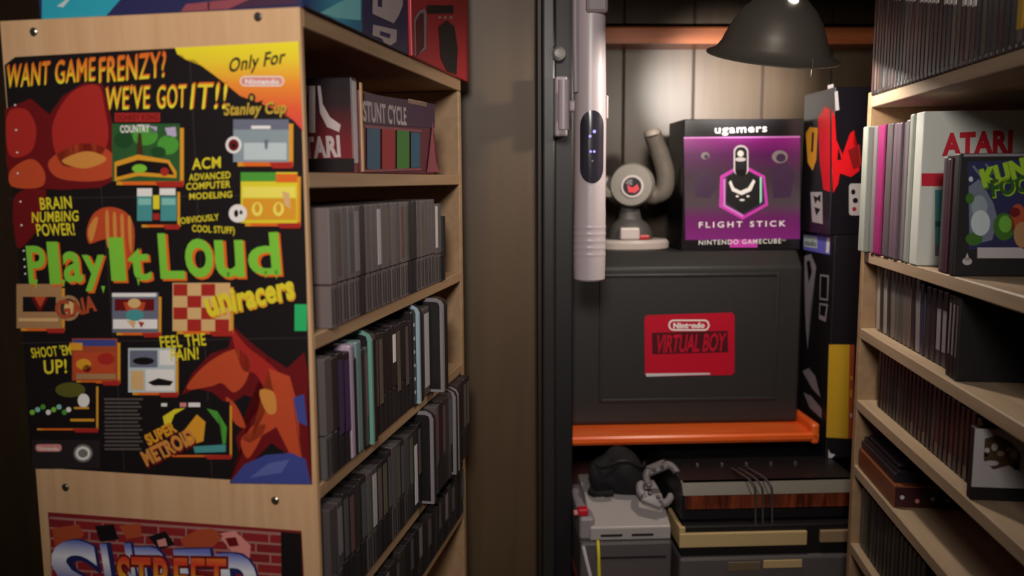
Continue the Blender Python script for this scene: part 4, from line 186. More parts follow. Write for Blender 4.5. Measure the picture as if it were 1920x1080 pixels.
greyd_p = mat('dark_grey_plastic', '#4c4846', .5)
# ------------------------------------------------------------------ mesh helpers
class MB:
    def __init__(s): s.bm = bmesh.new(); s.mats = []; s.smooth = False
    def mi(s, m):
        if m not in s.mats: s.mats.append(m)
        return s.mats.index(m)
    def box(s, x0, x1, y0, y1, z0, z1, m, bev=0, seg=2, mx=None):
        b = bmesh.new(); r = bmesh.ops.create_cube(b, size=1)
        for v in b.verts: v.co = Vector(((x0+x1)/2+v.co.x*(x1-x0), (y0+y1)/2+v.co.y*(y1-y0), (z0+z1)/2+v.co.z*(z1-z0)))
        if bev: bmesh.ops.bevel(b, geom=b.edges[:], offset=bev, segments=seg, affect='EDGES', profile=.5)
        return s.merge(b, m, mx)
    def merge(s, b, m, mx=None):
        i = s.mi(m); mp = {}
        for v in b.verts: mp[v] = s.bm.verts.new(mx @ v.co if mx else v.co)
        for f in b.faces:
            try: n = s.bm.faces.new([mp[v] for v in f.verts]); n.material_index = i
            except ValueError: pass
        b.free(); return s
    def prism(s, pts, a0, a1, axis, m, bev=0, mx=None):
        """closed outline pts (two coordinates) pushed along axis from a0 to a1"""
        b = bmesh.new()
        def P(p, a): return {'x': (a, p[0], p[1]), 'y': (p[0], a, p[1]), 'z': (p[0], p[1], a)}[axis]
        lo = [b.verts.new(P(p, a0)) for p in pts]; hi = [b.verts.new(P(p, a1)) for p in pts]; n = len(pts)
        b.faces.new(lo); b.faces.new(hi[::-1])
        for i in range(n): b.faces.new((lo[i], hi[i], hi[(i+1) % n], lo[(i+1) % n]))
        bmesh.ops.recalc_face_normals(b, faces=b.faces[:])
        if bev: bmesh.ops.bevel(b, geom=b.edges[:], offset=bev, segments=2, affect='EDGES', profile=.5)
        return s.merge(b, m, mx)
    def lathe(s, prof, m, n=32, mx=None, sy=1):
        b = bmesh.new(); rings = []
        for r, z in prof:
            rings.append([b.verts.new((max(r, 1e-5)*math.cos(2*math.pi*k/n), max(r, 1e-5)*sy*math.sin(2*math.pi*k/n), z)) for k in range(n)])
        for a, c in zip(rings, rings[1:]):
            for k in range(n): b.faces.new((a[k], a[(k+1) % n], c[(k+1) % n], c[k]))
        b.faces.new(rings[0][::-1]); b.faces.new(rings[-1]); s.smooth = True
        return s.merge(b, m, mx)
    def tube(s, pts, r, m, n=10):
        pts = [Vector(p) for p in pts]; rs = r if isinstance(r, (list, tuple)) else [r]*len(pts)
        b = bmesh.new(); rings = []; ref = Vector((.3, .2, 1)).normalized()
        for i, p in enumerate(pts):
            d = (pts[min(i+1, len(pts)-1)]-pts[max(i-1, 0)]).normalized()
            u = d.cross(ref)
            if u.length < .05: u = d.cross(Vector((1, 0, 0)))
            u.normalize(); w = d.cross(u)
            rings.append([b.verts.new(p+u*rs[i]*math.cos(2*math.pi*k/n)+w*rs[i]*math.sin(2*math.pi*k/n)) for k in range(n)])
        for a, c in zip(rings, rings[1:]):
            for k in range(n): b.faces.new((a[k], a[(k+1) % n], c[(k+1) % n], c[k]))
        b.faces.new(rings[0][::-1]); b.faces.new(rings[-1]); s.smooth = True
        return s.merge(b, m)
    def build(s, name, parent=None, label=None):
        bmesh.ops.recalc_face_normals(s.bm, faces=s.bm.faces[:])
        me = bpy.data.meshes.new(name); s.bm.to_mesh(me); s.bm.free()
        for m in s.mats: me.materials.append(m)
        if s.smooth:
            me.polygons.foreach_set('use_smooth', [True]*len(me.polygons))
            try: me.set_sharp_from_angle(angle=math.radians(29))
            except Exception: pass
        o = bpy.data.objects.new(name, me); COL.objects.link(o)
        if parent: o.parent = parent
        if label: o['label'] = label
        return o
def spline(P, n=8):
    P = [Vector(p) for p in P]; out = []
    for i in range(len(P)-1):
        a, b, c, d = P[max(i-1, 0)], P[i], P[i+1], P[min(i+2, len(P)-1)]
        for k in range(n):
            t = k/n; out.append(.5*((2*b)+(c-a)*t+(2*a-5*b+4*c-d)*t*t+(3*b-a-3*c+d)*t**3))
    return out+[P[-1]]
def setp(o, label, cat, group=None):
    o['label'] = label; o['category'] = cat
    if group: o['group'] = group
    return o
def thing(name, label, cat, fr, loc, rz=0, group=None):
    o = bpy.data.objects.new(name, None); COL.objects.link(o); o.empty_display_size = .02
    o.matrix_world = fr @ Matrix.Translation(loc) @ Matrix.Rotation(rz, 4, 'Z')
    return setp(o, label, cat, group)
def struct(o, fr=None):
    o['kind'] = 'structure'
    if fr: o.matrix_world = fr
    return o
# ------------------------------------------------------------------ printed art and lettering
_tx = {}
def textgeo(s, bold):
    k = (s, round(bold, 3))
    if k in _tx: return _tx[k]
    cu = bpy.data.curves.new('t', 'FONT'); cu.body = s; cu.resolution_u = 4; cu.offset = bold; cu.space_character = {'FLIGHT STICK': 1.45, 'NINTENDO GAMECUBE': 1.2, 'ugamers': 1.15, 'VIRTUAL BOY': .95}.get(s, 1.06)
    o = bpy.data.objects.new('t', cu); COL.objects.link(o)
    dg = bpy.context.evaluated_depsgraph_get(); ev = o.evaluated_get(dg); me = ev.to_mesh()
    vs = [(v.co.x, v.co.y) for v in me.vertices]; fs = [tuple(p.vertices) for p in me.polygons]
    ev.to_mesh_clear(); bpy.data.objects.remove(o); bpy.data.curves.remove(cu)
    x0 = min(v[0] for v in vs); x1 = max(v[0] for v in vs)
    cap = .729
    _tx[k] = ([((v[0]-x0)/(x1-x0), v[1]/cap) for v in vs], fs); return _tx[k]
def P3(pl, c, a, z, off):
    return {'y': (a, c-off, z), 'x': (c+off, a, z), 'X': (c-off, a, z)}[pl]
def art(key, pl, c, parent, loc=(0, 0, 0), sheet=None, under=None):
    """flat print on a face of parent; loc = the parent's own place in the frame"""
    d = ART[key]; lo = Vector(loc); out = []
    for nm, lab, els in d['parts']:
        mb = MB()
        for e in els:
            m = MATS[e[0]] if e[0] in MATS else ink(e[0]); off = .0004+e[1]*.00012
            i = mb.mi(m)
            if len(e) == 3:
                p = [(e[2][k]/1e4, e[2][k+1]/1e4) for k in range(0, len(e[2]), 2)]
                if lo.z: p = [(a, max(z, lo.z+.0012)) for a, z in p]
                vs = [mb.bm.verts.new(Vector(P3(pl, c, a, z, off))-lo) for a, z in p]
                f = mb.bm.faces.new(vs); f.material_index = i
                if len(vs) > 4:
                    r = bmesh.ops.triangulate(mb.bm, faces=[f])
            else:
                _, _, s, q, cap, sh, bo = e
                a0, z0, a1, z1 = [v/1e4 for v in q]; cap /= 1e4
                vs, fs = textgeo(s, bo)
                dx, dz = a1-a0, z1-z0; L = math.hypot(dx, dz); ux, uz = dx/L, dz/L
                px, pz = (-uz, ux) if ux > 0 else (uz, -ux)
                nv = []
                for u, v in vs:
                    h = v*cap; w = u*L+h*sh
                    nv.append(mb.bm.verts.new(Vector(P3(pl, c, a0+ux*w+px*h, z0+uz*w+pz*h, off))-lo))
                for f in fs:
                    try: g = mb.bm.faces.new([nv[k] for k in f]); g.material_index = i
                    except ValueError: pass
        out.append(mb.build(nm, parent, lab))
    return out
def sheet_mb(key, c, mname, loc=(0, 0, 0), th=.0005):
    p = ART[key]['sheet']; q = [(p[k]/1e4-loc[0], p[k+1]/1e4-loc[2]) for k in range(0, len(p), 2)]
    return MB().prism(q, c-loc[1]-th+.0001, c-loc[1]+.0001, 'y', MATS[mname] if mname in MATS else ink(mname))
ORD = ['first','second','third','fourth','fifth','sixth','seventh','eighth','ninth','tenth','eleventh','twelfth','thirteenth','fourteenth','fifteenth','sixteenth','seventeenth','eighteenth','nineteenth','twentieth']
ORD += ['twenty-'+o for o in ORD[:9]]+['thirtieth']+['thirty-'+o for o in ORD[:9]]+['fortieth']

# ================================================================== SETTING
def planks(x0, x1, z0, z1, edges, depth, m, gap=.005):
    """panelling: one board per groove spacing, standing proud of a dark backing"""
    mb = MB(); mb.box(x0, x1, .004, depth, z0, z1, groove)
    e = [x0]+[v for v in edges if x0 < v < x1]+[x1]
    for a, b in zip(e, e[1:]): mb.box(a+gap/2, b-gap/2, 0, .01, z0, z1, m, .0015, 1)
    return mb
struct(MB().box(-2.2, 2.4, -2.2, 3.2, -.05, 0, mat('floor_carpet', '#3a2f28', .95, bump=.5, bscale=200, vary=.2)).build('floor'))
struct(MB().box(-2.2, 2.4, -2.2, 3.2, 2.5, 2.55, mat('ceiling_paint', '#6a6058', .9, bump=.2, bscale=40)).build('ceiling'))
struct(planks(-2.1, 2.0, 0, 2.5, [.526+.169*k for k in range(-16, 10)], .06, panel_w).build('wall_back'), FN @ Matrix.Translation((0, 2.06, 0)))
struct(MB().box(-2.2, -2.14, -2.2, 3.2, 0, 2.5, panel_d).build('wall_left'))
struct(MB().box(1.9, 1.96, -2.2, 3.2, 0, 2.5, panel_d).build('wall_right'))
struct(MB().box(-2.2, 2.0, -2.2, -2.14, 0, 2.5, panel_d).build('wall_rear'))
# partition that closes off the niche on the left, its black-painted jamb and the bare metal edge strip
struct(planks(-1.9, .118, 0, 2.5, [.118-.165*k-.155 for k in range(0, 12)], .05, panel_d).build('wall_center'), FN @ Matrix.Translation((0, 1.64, 0)))
struct(MB().box(.119, .127, 1.634, 1.70, 0, 2.5, mat('brown_edge', '#2a1a15', .5), .001, 1).box(.128, .152, 1.626, 1.70, 0, 2.5, mat('door_strip', '#2a2725', .36, metal=.0, bump=.3, bscale=14), .004).build('trim_1'), FN)
struct(MB().box(.152, .19, 1.645, 1.74, 0, 2.5, black_m, .004).box(.152, .172, 1.74, 2.06, 0, 2.5, black_m, .002, 1).build('trim_2'), FN)

struct(MB().box(.152, 1.9, 1.645, 1.70, 1.812, 2.5, panel_d).build('unseen_header'), FN)  # unseen header added over the niche to shade the upper back wall

# ================================================================== LEFT BOOKCASE
bk = thing('bookcase', 'pale birch bookcase whose end panel carries two posters', 'bookcase', FL, (0, 0, 0))
W, LEN = .348, .65
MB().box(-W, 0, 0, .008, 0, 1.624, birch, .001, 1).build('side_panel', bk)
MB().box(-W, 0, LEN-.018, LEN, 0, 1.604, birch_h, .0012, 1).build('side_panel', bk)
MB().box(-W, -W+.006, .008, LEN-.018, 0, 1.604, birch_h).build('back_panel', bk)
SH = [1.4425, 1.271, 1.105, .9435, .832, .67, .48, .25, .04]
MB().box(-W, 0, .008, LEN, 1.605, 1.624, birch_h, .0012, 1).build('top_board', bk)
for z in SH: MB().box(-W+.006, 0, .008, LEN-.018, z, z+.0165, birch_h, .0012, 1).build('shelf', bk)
for x, z in ((-.306, 1.611), (-.045, 1.616), (-.309, 1.102), (-.049, 1.104)):
    sc = MB().lathe([(.0045, 0), (.0045, .0012), (.003, .0022)], mat('screw_metal', '#8a8478', .3, metal=.9), 14, Matrix.Translation((x, 0, z)) @ Matrix.Rotation(math.pi/2, 4, 'X'))
    sc.box(x-.003, x+.003, -.0026, -.002, z-.0005, z+.0005, groove); sc.build('screw', bk)
po = sheet_mb('poster', -.0002, 'o_black').build('poster'); po.matrix_world = FL
setp(po, 'black promotional poster with yellow headline and green slogan on the bookcase end', 'poster'); art('poster', 'y', -.0007, po)
po = sheet_mb('poster2', -.0002, 'o_brick2').build('poster'); po.matrix_world = FL
setp(po, 'lower poster with red brick wall and big blue white block title', 'poster'); art('poster2', 'y', -.0007, po)
# boxes on top of it
def carton(name, label, fr, loc, dims, m, bev=.0015, rz=0, group=None, cat='box'):
    t = thing(name, label, cat, fr, loc, rz, group); x, y, z = dims
    MB().box(0, x, 0, y, 0, z, m, bev).build('carton', t); return t
loc = (-.305, .008, 1.6242)
t = carton('console_box', 'large blue and navy box on top of the bookcase, above the posters', FL, loc, (.309, .335, .3), mat('navy_card', '#2a2a50', .4))
art('blueR', 'x', .004, t, loc); art('blueF', 'y', .008, t, loc)
loc = (-.28, .353, 1.6242)
t = carton('handheld_box', 'red box with black handheld shape at far end of the bookcase top', FL, loc, (.286, .335, .28), mat('red_card', '#a8202a', .4))
art('redbox', 'x', .006, t, loc)
# first row
loc = (-.25, .145, 1.4592)
t = carton('console_box', 'black and dark red box with a grey emblem facing out beside the poster', FL, loc, (.246, .016, .113), ramp('fuji_card', 2, 0, .11, [(0, '#7a1c26'), (.35, '#6a1a22'), (.75, '#241418'), (1, '#160f12')]))
MB().box(.2425, .2464, .0015, .0145, .012, .109, ink('o_lgray2'), .0004, 1).build('side_strip', t, 'pale side strip')
art('fuji', 'y', .145, t, loc)
loc = (-.25, .1625, 1.4592)
t = carton('console_box', 'dark red box with picture strips lying along the first shelf', FL, loc, (.249, .315, .1), mat('maroon_card', '#5a1e2a', .45))
MB().box(.2492, .2502, .0, .006, .002, .108, ink('o_sand')).build('lid_flap', t, 'pale folded lid flap')
art('stunt', 'x', 0, t, loc)
# ---- game cartridges
def cart_mesh(t, h, d, shell, dark):
    """spine faces +x; lower third is the ribbed plug end"""
    mb = MB(); zc = h*.36
    mb.box(-d, 0, 0, t, zc+.001, h, shell, .0013)
    mb.box(-d+.002, -.0012, .0006, t-.0006, 0, zc, shell, .001, 1)
    mb.box(-d+.004, -.003, .001, t-.001, zc-.003, zc+.004, dark)
    for k in (.28, .72): mb.box(-.0035, -.0006, t*k-.0007, t*k+.0007, .004, zc-.004, dark)
    mb.box(-d*.62, -d*.38, -.0002, .0012, zc+.012, h-.012, dark)
    return mb
def flat_mesh(t, h, d, shell, dark):
    mb = MB(); mb.box(-d, 0, 0, t, 0, h, shell, min(.0025, t*.2)); mb.box(-.006, -.0004, t*.46, t*.54, .004, h-.004, dark); return mb
def sleeve_mesh(t, h, d, shell, dark):
    """black dust sleeve with a thin coloured rim round its near face and along the spine edge"""
    def outl(k): return [(-d+k, max(k, .0003)), (-k, max(k, .0003)), (-k, h-.012), (-.0035-k*.6, h-.0045-k*.4), (-.012, h-k), (-d+k, h-k)]
    mb = MB(); mb.prism(outl(0), .0008, t, 'y', blk[2], .0008)
    b = bmesh.new(); A, B = outl(-.0004), outl(.0045)
    va = [b.verts.new((x, 0, z)) for x, z in A]; vb = [b.verts.new((x, 0, z)) for x, z in B]; vc = [b.verts.new((x, t*.3, z)) for x, z in A]; n = len(A)
    for k in range(n):
        b.faces.new((va[k], va[(k+1) % n], vb[(k+1) % n], vb[k])); b.faces.new((va[k], va[(k+1) % n], vc[(k+1) % n], vc[k]))
    mb.merge(b, shell); return mb
GS = [mat('cart_grey_%d' % i, c, .5, bump=.1, bscale=300) for i, c in enumerate(('#6a5e5e', '#605656', '#665b5b', '#565050', '#5e5554', '#484243'))]
gdark = mat('cart_slot', '#1c1718', .6)
blk = [mat('cart_black_%d' % i, c, .4) for i, c in enumerate(('#231f20', '#2c2627', '#1c191a', '#332d2d'))]
spl = [mat('spine_%d' % i, c, .4) for i, c in enumerate(('#7c7070', '#5c5050', '#62584c', '#505258', '#857a78', '#66484a', '#54584e', '#77706e'))]
def row_item(name, label, cat, fr, loc, kind, t, h, d, shell, group, lab=None, labz=(.42, .95), rz=0, lean=0):
    o = thing(name, label, cat, fr, loc, rz, group)
    if lean: o.matrix_world = o.matrix_world @ Matrix.Rotation(lean, 4, 'X')
    key = (kind, round(t, 4), round(h, 4), round(d, 4), shell.name)
    if key in row_item.cache:
        q = bpy.data.objects.new('shell', row_item.cache[key]); COL.objects.link(q); q.parent = o
    else:
        q = {'cart': cart_mesh, 'flat': flat_mesh, 'sleeve': sleeve_mesh}[kind](t, h, d, shell, gdark).build('shell', o); row_item.cache[key] = q.data
    if lab:
        MB().box(-.0004, .0005, t*.16, t*.84, h*labz[0], h*labz[1], lab).build('spine_label', o)
    return o
row_item.cache = {}
# second shelf: packed row of grey cartridges
y = .044; n = 24; zt = 1.2877
for i in range(n):
    tk = .0172; h = .1335 if i < 22 else .126
    sh = GS[(i*7 + i//3) % 5]; lb = None; word = 'grey'; lz = (.42, .95)
    if i == 0: sh = GS[0]
    if i in (8,): lb = ink('o_lgray2'); word = 'pale-labelled grey'
    elif i in (22,): lb = ink('o_lgray'); word = 'white-labelled grey'; lz = (.45, .97)
    elif i in (1, 3, 4, 10, 13, 14, 18): lb = spl[i % 8]; word = 'labelled grey'
    elif i in (5, 15, 16): sh = blk[1]; word = 'dark'
    row_item('game_cartridge', '%s cartridge, %s from the poster end of the upper cartridge shelf' % (word, ORD[i]), 'cartridge', FL, (.004 if i != 0 else .0055, y, zt), 'cart', tk, h, .12, sh, 'cartridges on the upper cartridge shelf', lb, lz)
    y += .0189
row_item('game_cartridge', 'short black cartridge ending the upper cartridge shelf, near the bookcase far side', 'cartridge', FL, (.006, y, zt), 'cart', .017, .105, .12, blk[2], 'cartridges on the upper cartridge shelf')
# third shelf: mixed cartridges and sleeves (thickness, height, kind, shell, spine colour, words)
teal = mat('teal_sleeve', '#6a9a8e', .4); tealg = mat('teal_grey_sleeve', '#6c8486', .4); lil = mat('lilac_plastic', '#ab97ad', .4); bluegr = mat('blue_grey_sleeve', '#9ab0bc', .4); out = mat('grey_rim', '#858084', .4); purple = mat('purple_print', '#43315c', .4)
ROW3 = [(.02, .137, 'cart', GS[3], None, 'dark grey'), (.013, .134, 'cart', blk[1], None, 'black'), (.017, .136, 'cart', blk[0], purple, 'purple-labelled'), (.017, .132, 'cart', blk[0], purple, 'purple-edged'),
 (.012, .138, 'flat', lil, None, 'lilac'), (.006, .12, 'flat', blk[2], None, 'thin black'), (.016, .138, 'flat', tealg, None, 'teal grey'), (.009, .126, 'flat', blk[0], None, 'thin black'), (.008, .126, 'flat', GS[5], spl[5], 'red-labelled'), (.018, .144, 'sleeve', teal, None, 'teal-rimmed'),
 (.017, .136, 'cart', blk[1], spl[1], 'brown-labelled'), (.016, .135, 'cart', blk[1], spl[2], 'olive-labelled'), (.016, .133, 'cart', blk[0], None, 'black'), (.016, .134, 'cart', blk[0], None, 'black'), (.016, .136, 'cart', blk[1], ink('o_white'), 'white-labelled black'), (.017, .133, 'cart', blk[1], spl[2], 'olive-labelled'),
 (.017, .134, 'cart', blk[0], None, 'black'), (.016, .133, 'cart', blk[0], spl[1], 'brown-labelled'), (.014, .13, 'cart', blk[0], None, 'black'), (.017, .141, 'flat', blk[2], 'dots', 'white-dotted'), (.021, .147, 'sleeve', bluegr, None, 'blue-grey-rimmed'), (.012, .137, 'flat', blk[2], None, 'thin black'), (.034, .137, 'flat', GS[5], ink('o_lgray2'), 'wide pale-labelled'), (.03, .147, 'sleeve', out, None, 'grey-rimmed')]
y = .021; zt = 1.1217
for i, (tk, h, kd, sh, lb, w) in enumerate(ROW3):
    lz = (.62, .9) if w == 'white-labelled black' else (.1, .93) if i in (22,) else (.3, .93)
    o = row_item('game_cartridge', '%s cartridge, %s from the poster end of the third shelf' % (w, ORD[i]), 'cartridge', FL, (.004+(.004 if kd == 'sleeve' else 0)+(.016 if y > .41 else 0), y, zt), kd, tk, h, .12, sh, 'cartridges on the third shelf', None if lb == 'dots' else lb, lz)
    if lb == 'dots':
        mb = MB()
        for k in range(6): mb.lathe([(.003, 0), (.003, .0006)], ink('o_lgray2'), 10, Matrix.Translation((.0001, tk/2, .02+k*.02)) @ Matrix.Rotation(math.pi/2, 4, 'Y'))
        mb.build('spine_label', o, 'column of white dots')
    y += tk+.0016
# far end cartridges that stand in front of the bookcase far side panel
print('row3 end', y)
y = .021; zt = .9602; i = 0
while y < .62:
    tk = random.choice((.016, .0172, .019)); h = random.choice((.128, .13, .132)); sh = random.choice(blk+[GS[5], GS[3]]); lb = random.choice((None, None, spl[1], spl[5], spl[3], spl[6])); kd = 'cart'; w = 'black' if sh in blk else 'grey'; lz = (.4, .93); px = .004
    if i == 0: sh, lb, w, tk = GS[5], None, 'grey', .02
    if i == 1: lb, w, lz = ink('o_gray'), 'grey-labelled', (.5, .93)
    if i == 7: lb, w = ink('o_lgray2'), 'pale-striped'
    if 8 <= i <= 9: lb = spl[2]; w = 'olive-labelled'
    if .325 < y < .345: sh, lb, w, lz, h = blk[0], ink('o_lgray'), 'white-wedged', (.1, .8), .128
    if .35 < y < .37 or .50 < y < .53: kd, sh, w, h, px, lb = 'sleeve', out, 'grey-rimmed', .146, .01, None
    if .40 < y < .5: h = .142
    if y > .535: h = .15; sh = blk[i % 4]
    if y > .35: px = .016+(.005 if kd == 'sleeve' else 0)
    w2 = w if lb not in spl else {1: 'brown-labelled', 5: 'rust-labelled', 3: 'slate-labelled', 6: 'green-labelled', 2: 'olive-labelled'}[spl.index(lb)]
    o = row_item('game_cartridge', '%s cartridge, %s from the poster end of the fourth shelf' % (w2, ORD[i]), 'cartridge', FL, (px, y, zt), kd, tk, min(h, .144), .12, sh, 'cartridges on the fourth shelf', lb, lz)
    y += tk+.0017; i += 1
y = .021; zt = .8487; i = 0
while y < .615:
    tk = random.choice((.017, .022, .02)); h = random.choice((.078, .085, .082)); sh = blk[(i*5) % 4]; lb = (None, spl[0], None, spl[1], None, None, spl[3])[i % 7]
    w = {0: 'greyish-labelled', 1: 'brown-labelled', 3: 'slate-labelled'}[spl.index(lb)] if lb else 'plain black'
    row_item('game_cartridge', '%s small cartridge, %s from the poster end of the lowest visible shelf' % (w, ORD[i]), 'cartridge', FL, (.005, y, zt), 'cart', tk, h, .1, sh, 'small cartridges on the lowest visible shelf', lb)
    y += tk+.002; i += 1

# ================================================================== RIGHT BOOKCASE
rb = thing('bookcase', 'tan wooden bookcase on the right filled with game cases', 'bookcase', FR, (0, 0, 0))
RL = 1.15
MB().box(0, .3, -.018, 0, 0, 1.592, birch_h, .0012, 1).build('side_panel', rb)
MB().box(0, .3, -RL, -RL+.018, 0, 1.592, birch_h, .0012, 1).build('side_panel', rb)
MB().box(.294, .3, -RL+.018, -.018, 0, 1.566, mat('back_board', '#5a4636', .7)).build('back_panel', rb)
for z in (1.566, 1.309, 1.1765, 1.0505, .9335, .79, .60, .35, .05): MB().box(0, .294, -RL+.018, -.018, z, z+.018, pine, .0012, 1).build('shelf', rb)
# small bright-lit metal upright strip fixed to its far edge
def rcase(name, label, loc, kind, tk, h, d, shell, group, lab=None, labz=(.1, .95), lean=0, cat='game case'):
    """item in the right bookcase: spine faces -x, thickness runs toward the camera (-y)"""
    o = row_item(name, label, cat, FR, loc, kind, tk, h, d, shell, group, lab, labz, rz=math.pi, lean=lean); return o
# with rz = pi the local +y runs toward the camera and the spine (+x) faces the opening
cs = [mat('case_%d' % i, c, .35) for i, c in enumerate(('#1e1818', '#261c1c', '#161416', '#2c1e1c', '#1c1e22', '#2a2625', '#321a1c', '#201b1a', '#363030'))]
sl = [mat('case_spine_%d' % i, c, .38) for i, c in enumerate(('#42201f', '#4c3426', '#2a3234', '#564c44', '#353133', '#574d4d', '#20242e', '#625b5b', '#2c2233'))]
SN = ['red', 'brown', 'slate', 'tan', 'dark grey', 'grey', 'navy', 'pale grey', 'violet']
y = -.019; i = 0
while y > -.6:
    tk = .0142; h = random.choice((.19, .192, .188)); k = (i*5+i//4) % 9
    o = rcase('game_case', '%s-spined case, %s from the far end of the top shelf at right' % (SN[k], ORD[i]), (-.001, y, 1.5845), 'flat', tk, h, .135, cs[(i*4) % 9], 'game cases on the top shelf at right', sl[k], (.04, .8))
    if 6 <= i <= 26 and i not in (9, 13, 19, 23):
        MB().box(-.0002, .0008, tk*.15, tk*.85, .121-(i-10)*.0034, .136-(i-10)*.0034, ink('o_white')).build('spine_mark', o, 'white spine mark')
    if i == 34:
        MB().box(-.0002, .001, .0, tk*.98, .02, .055, ink('o_mustard'), .0004, 1).build('cover_mark', o, 'yellow mark')
        MB().box(-.0002, .001, .002, tk*.95, .062, .085, ink('o_lgray2'), .0004, 1).build('cover_mark', o, 'white mark')
    y -= tk+.0008; i += 1
# second shelf: card boxes with their spines to the opening, two with covers facing us
mg = mat('magenta_card', '#8c1a5e', .4); pale = mat('pale_card', '#766c73', .4); pk = mat('pink_grey_card', '#645460', .4); gr = mat('grey_card', '#544c4e', .4); mint = mat('mint_white_card', '#979d94', .4); wine = mat('wine_card', '#4c2432', .4); silver = mat('silver_card', '#d2d5ce', .35)
B2 = [(.024, .207, mint, 'greenish white', .012), (.006, .205, wine, 'thin wine red', .0), (.018, .206, pale, 'pale lilac', .004), (.033, .206, mg, 'bright magenta', .003), (.008, .204, wine, 'thin dark red', .0), (.027, .206, gr, 'grey', .003), (.018, .205, pk, 'pinkish grey', .002), (.018, .204, pk, 'dull pink', .003), (.012, .203, gr, 'dark grey', .0), (.014, .206, pale, 'pale grey', .002), (.014, .213, mint, 'tall greenish white', .002)]
y = -.023
for i, (tk, h, m_, w, px) in enumerate(B2):
    rcase('game_box', '%s box spine, %s from the far end of the second shelf at right' % (w, ORD[i]), (-px, y, 1.3275), 'flat', tk, h, .14, m_, 'game boxes on the second shelf at right', cat='box'); y -= tk+.0016
print('B2 end', y)
loc = (-.001, -.27, 1.3275)
t = carton('game_box', 'silver grey game box with big red lettering facing out at right', FR, loc, (.15, .03, .213), silver); art('atari', 'y', -.27, t, loc)
y = -.346
for i, (tk, h, m_, w) in enumerate([(.012, .15, gr, 'grey'), (.01, .147, wine, 'wine red'), (.014, .15, pale, 'pale'), (.01, .149, blk[3], 'dark'), (.012, .15, gr, 'clear grey'), (.012, .15, pk, 'pinkish'), (.01, .151, gr, 'plain grey'), (.012, .151, pale, 'pale clear')]):
    if y-tk < -.3835: break
    rcase('game_box', 'small %s box %s behind the food-picture box at right' % (w, ORD[i]), (-.0, y, 1.3275), 'flat', tk, h, .1, m_, 'small boxes behind the food-picture box', cat='box'); y -= tk+.0014
loc = (-.001, -.40, 1.3275)
t = carton('game_box', 'black box with blue food picture and green lettering facing out', FR, loc, (.11, .016, .152), black_m); art('lynx', 'y', -.40, t, loc)
MB().box(.004, .108, -.0006, 0, .148, .151, ink('o_gray4')).build('top_edge', t, 'pale top edge')
# third shelf: slim leaning cases then wide black boxes
y = -.035
R3 = ['#a0928c', '#2a2422', '#8e8886', '#2c2626', '#6c6460', '#56524e', '#4c4a46', '#5e5652', '#685650', '#221e20', '#7e767a', '#23263c', '#26222a', '#1e1c20', '#767072', '#6c6468', '#1c1a1c', '#201e20']
W3 = ['pale', 'black', 'light grey', 'dark', 'grey', 'olive grey', 'dull grey', 'brown grey', 'pinkish grey', 'black', 'silver grey', 'navy', 'charcoal', 'black', 'grey-lettered', 'white-lettered', 'black', 'black']
for i, c in enumerate(R3):
    tk = .0165 if i < 12 else .0185
    if y-tk < -.345: break
    o = rcase('game_case', '%s leaning case, %s from the far end of the third shelf at right' % (W3[i], ORD[i]), (.02, y, 1.195), 'flat', tk, .108 if i < 11 else .103, .09, mat('slim_case_%d' % i, c if i not in (14, 15) else '#24222a', .4), 'leaning cases on the third shelf at right', ink('o_gray4') if i in (14, 15) else None, (.2, .75), lean=math.radians(5.5 if i < 12 else 2))
    y -= tk+.0022
print('R3 end', y)
loc = (.006, -.412, 1.1947)
for j, (yy, w) in enumerate(((-.41, 'wide black box facing out on the third shelf at right'), (-.396, 'black box with pale edge behind the wide black one'), (-.382, 'black box two behind the wide black one on the third shelf'))):
    lc_ = (.006+.001*j, yy, 1.1947); t = carton('game_box', w, FR, lc_, (.16, .012, .106), black_m)
    MB().box(-.0006, .0004, .003, .007, .03, .095, ink('o_gray' if j else 'o_dgray2'), .0002, 1).build('edge_mark', t, 'pale edge mark')
# fourth shelf
y = -.06; i = 0
while y > -.445:
    tk = .0148; k = (i*3) % 9; h = .101+.004*((i*7) % 3)/3
    hh = max(.085, h-.0004*i)
    rcase('game_case', 'dark case with %s spine strip, %s from the far end of fourth shelf' % (SN[k], ORD[i]), (.02, y, 1.0692), 'flat', tk, hh, .1, cs[(i*4+2) % 9], 'dark cases on the fourth shelf at right', sl[(i*3) % 9] if i > 9 else None, (.03, .2))
    y -= tk+.0012; i += 1
o = rcase('game_case', 'dark case with white spine label beside the white-framed box', (.016, -.464, 1.0692), 'flat', .008, .09, .1, blk[0], 'dark cases on the fourth shelf at right', ink('o_lgray2'), (.12, .5))
loc = (.001, -.487, 1.0692)
t = carton('picture_box', 'grey white box with small brown picture on the fourth shelf', FR, (.001, -.487, 1.0692), (.12, .014, .088), black_m)
MB().box(.0, .12, -.0004, .0004, .0165, .0875, ink('o_lgray2')).build('cover', t, 'pale cover'); art('white', 'y', -.4875, t, loc)
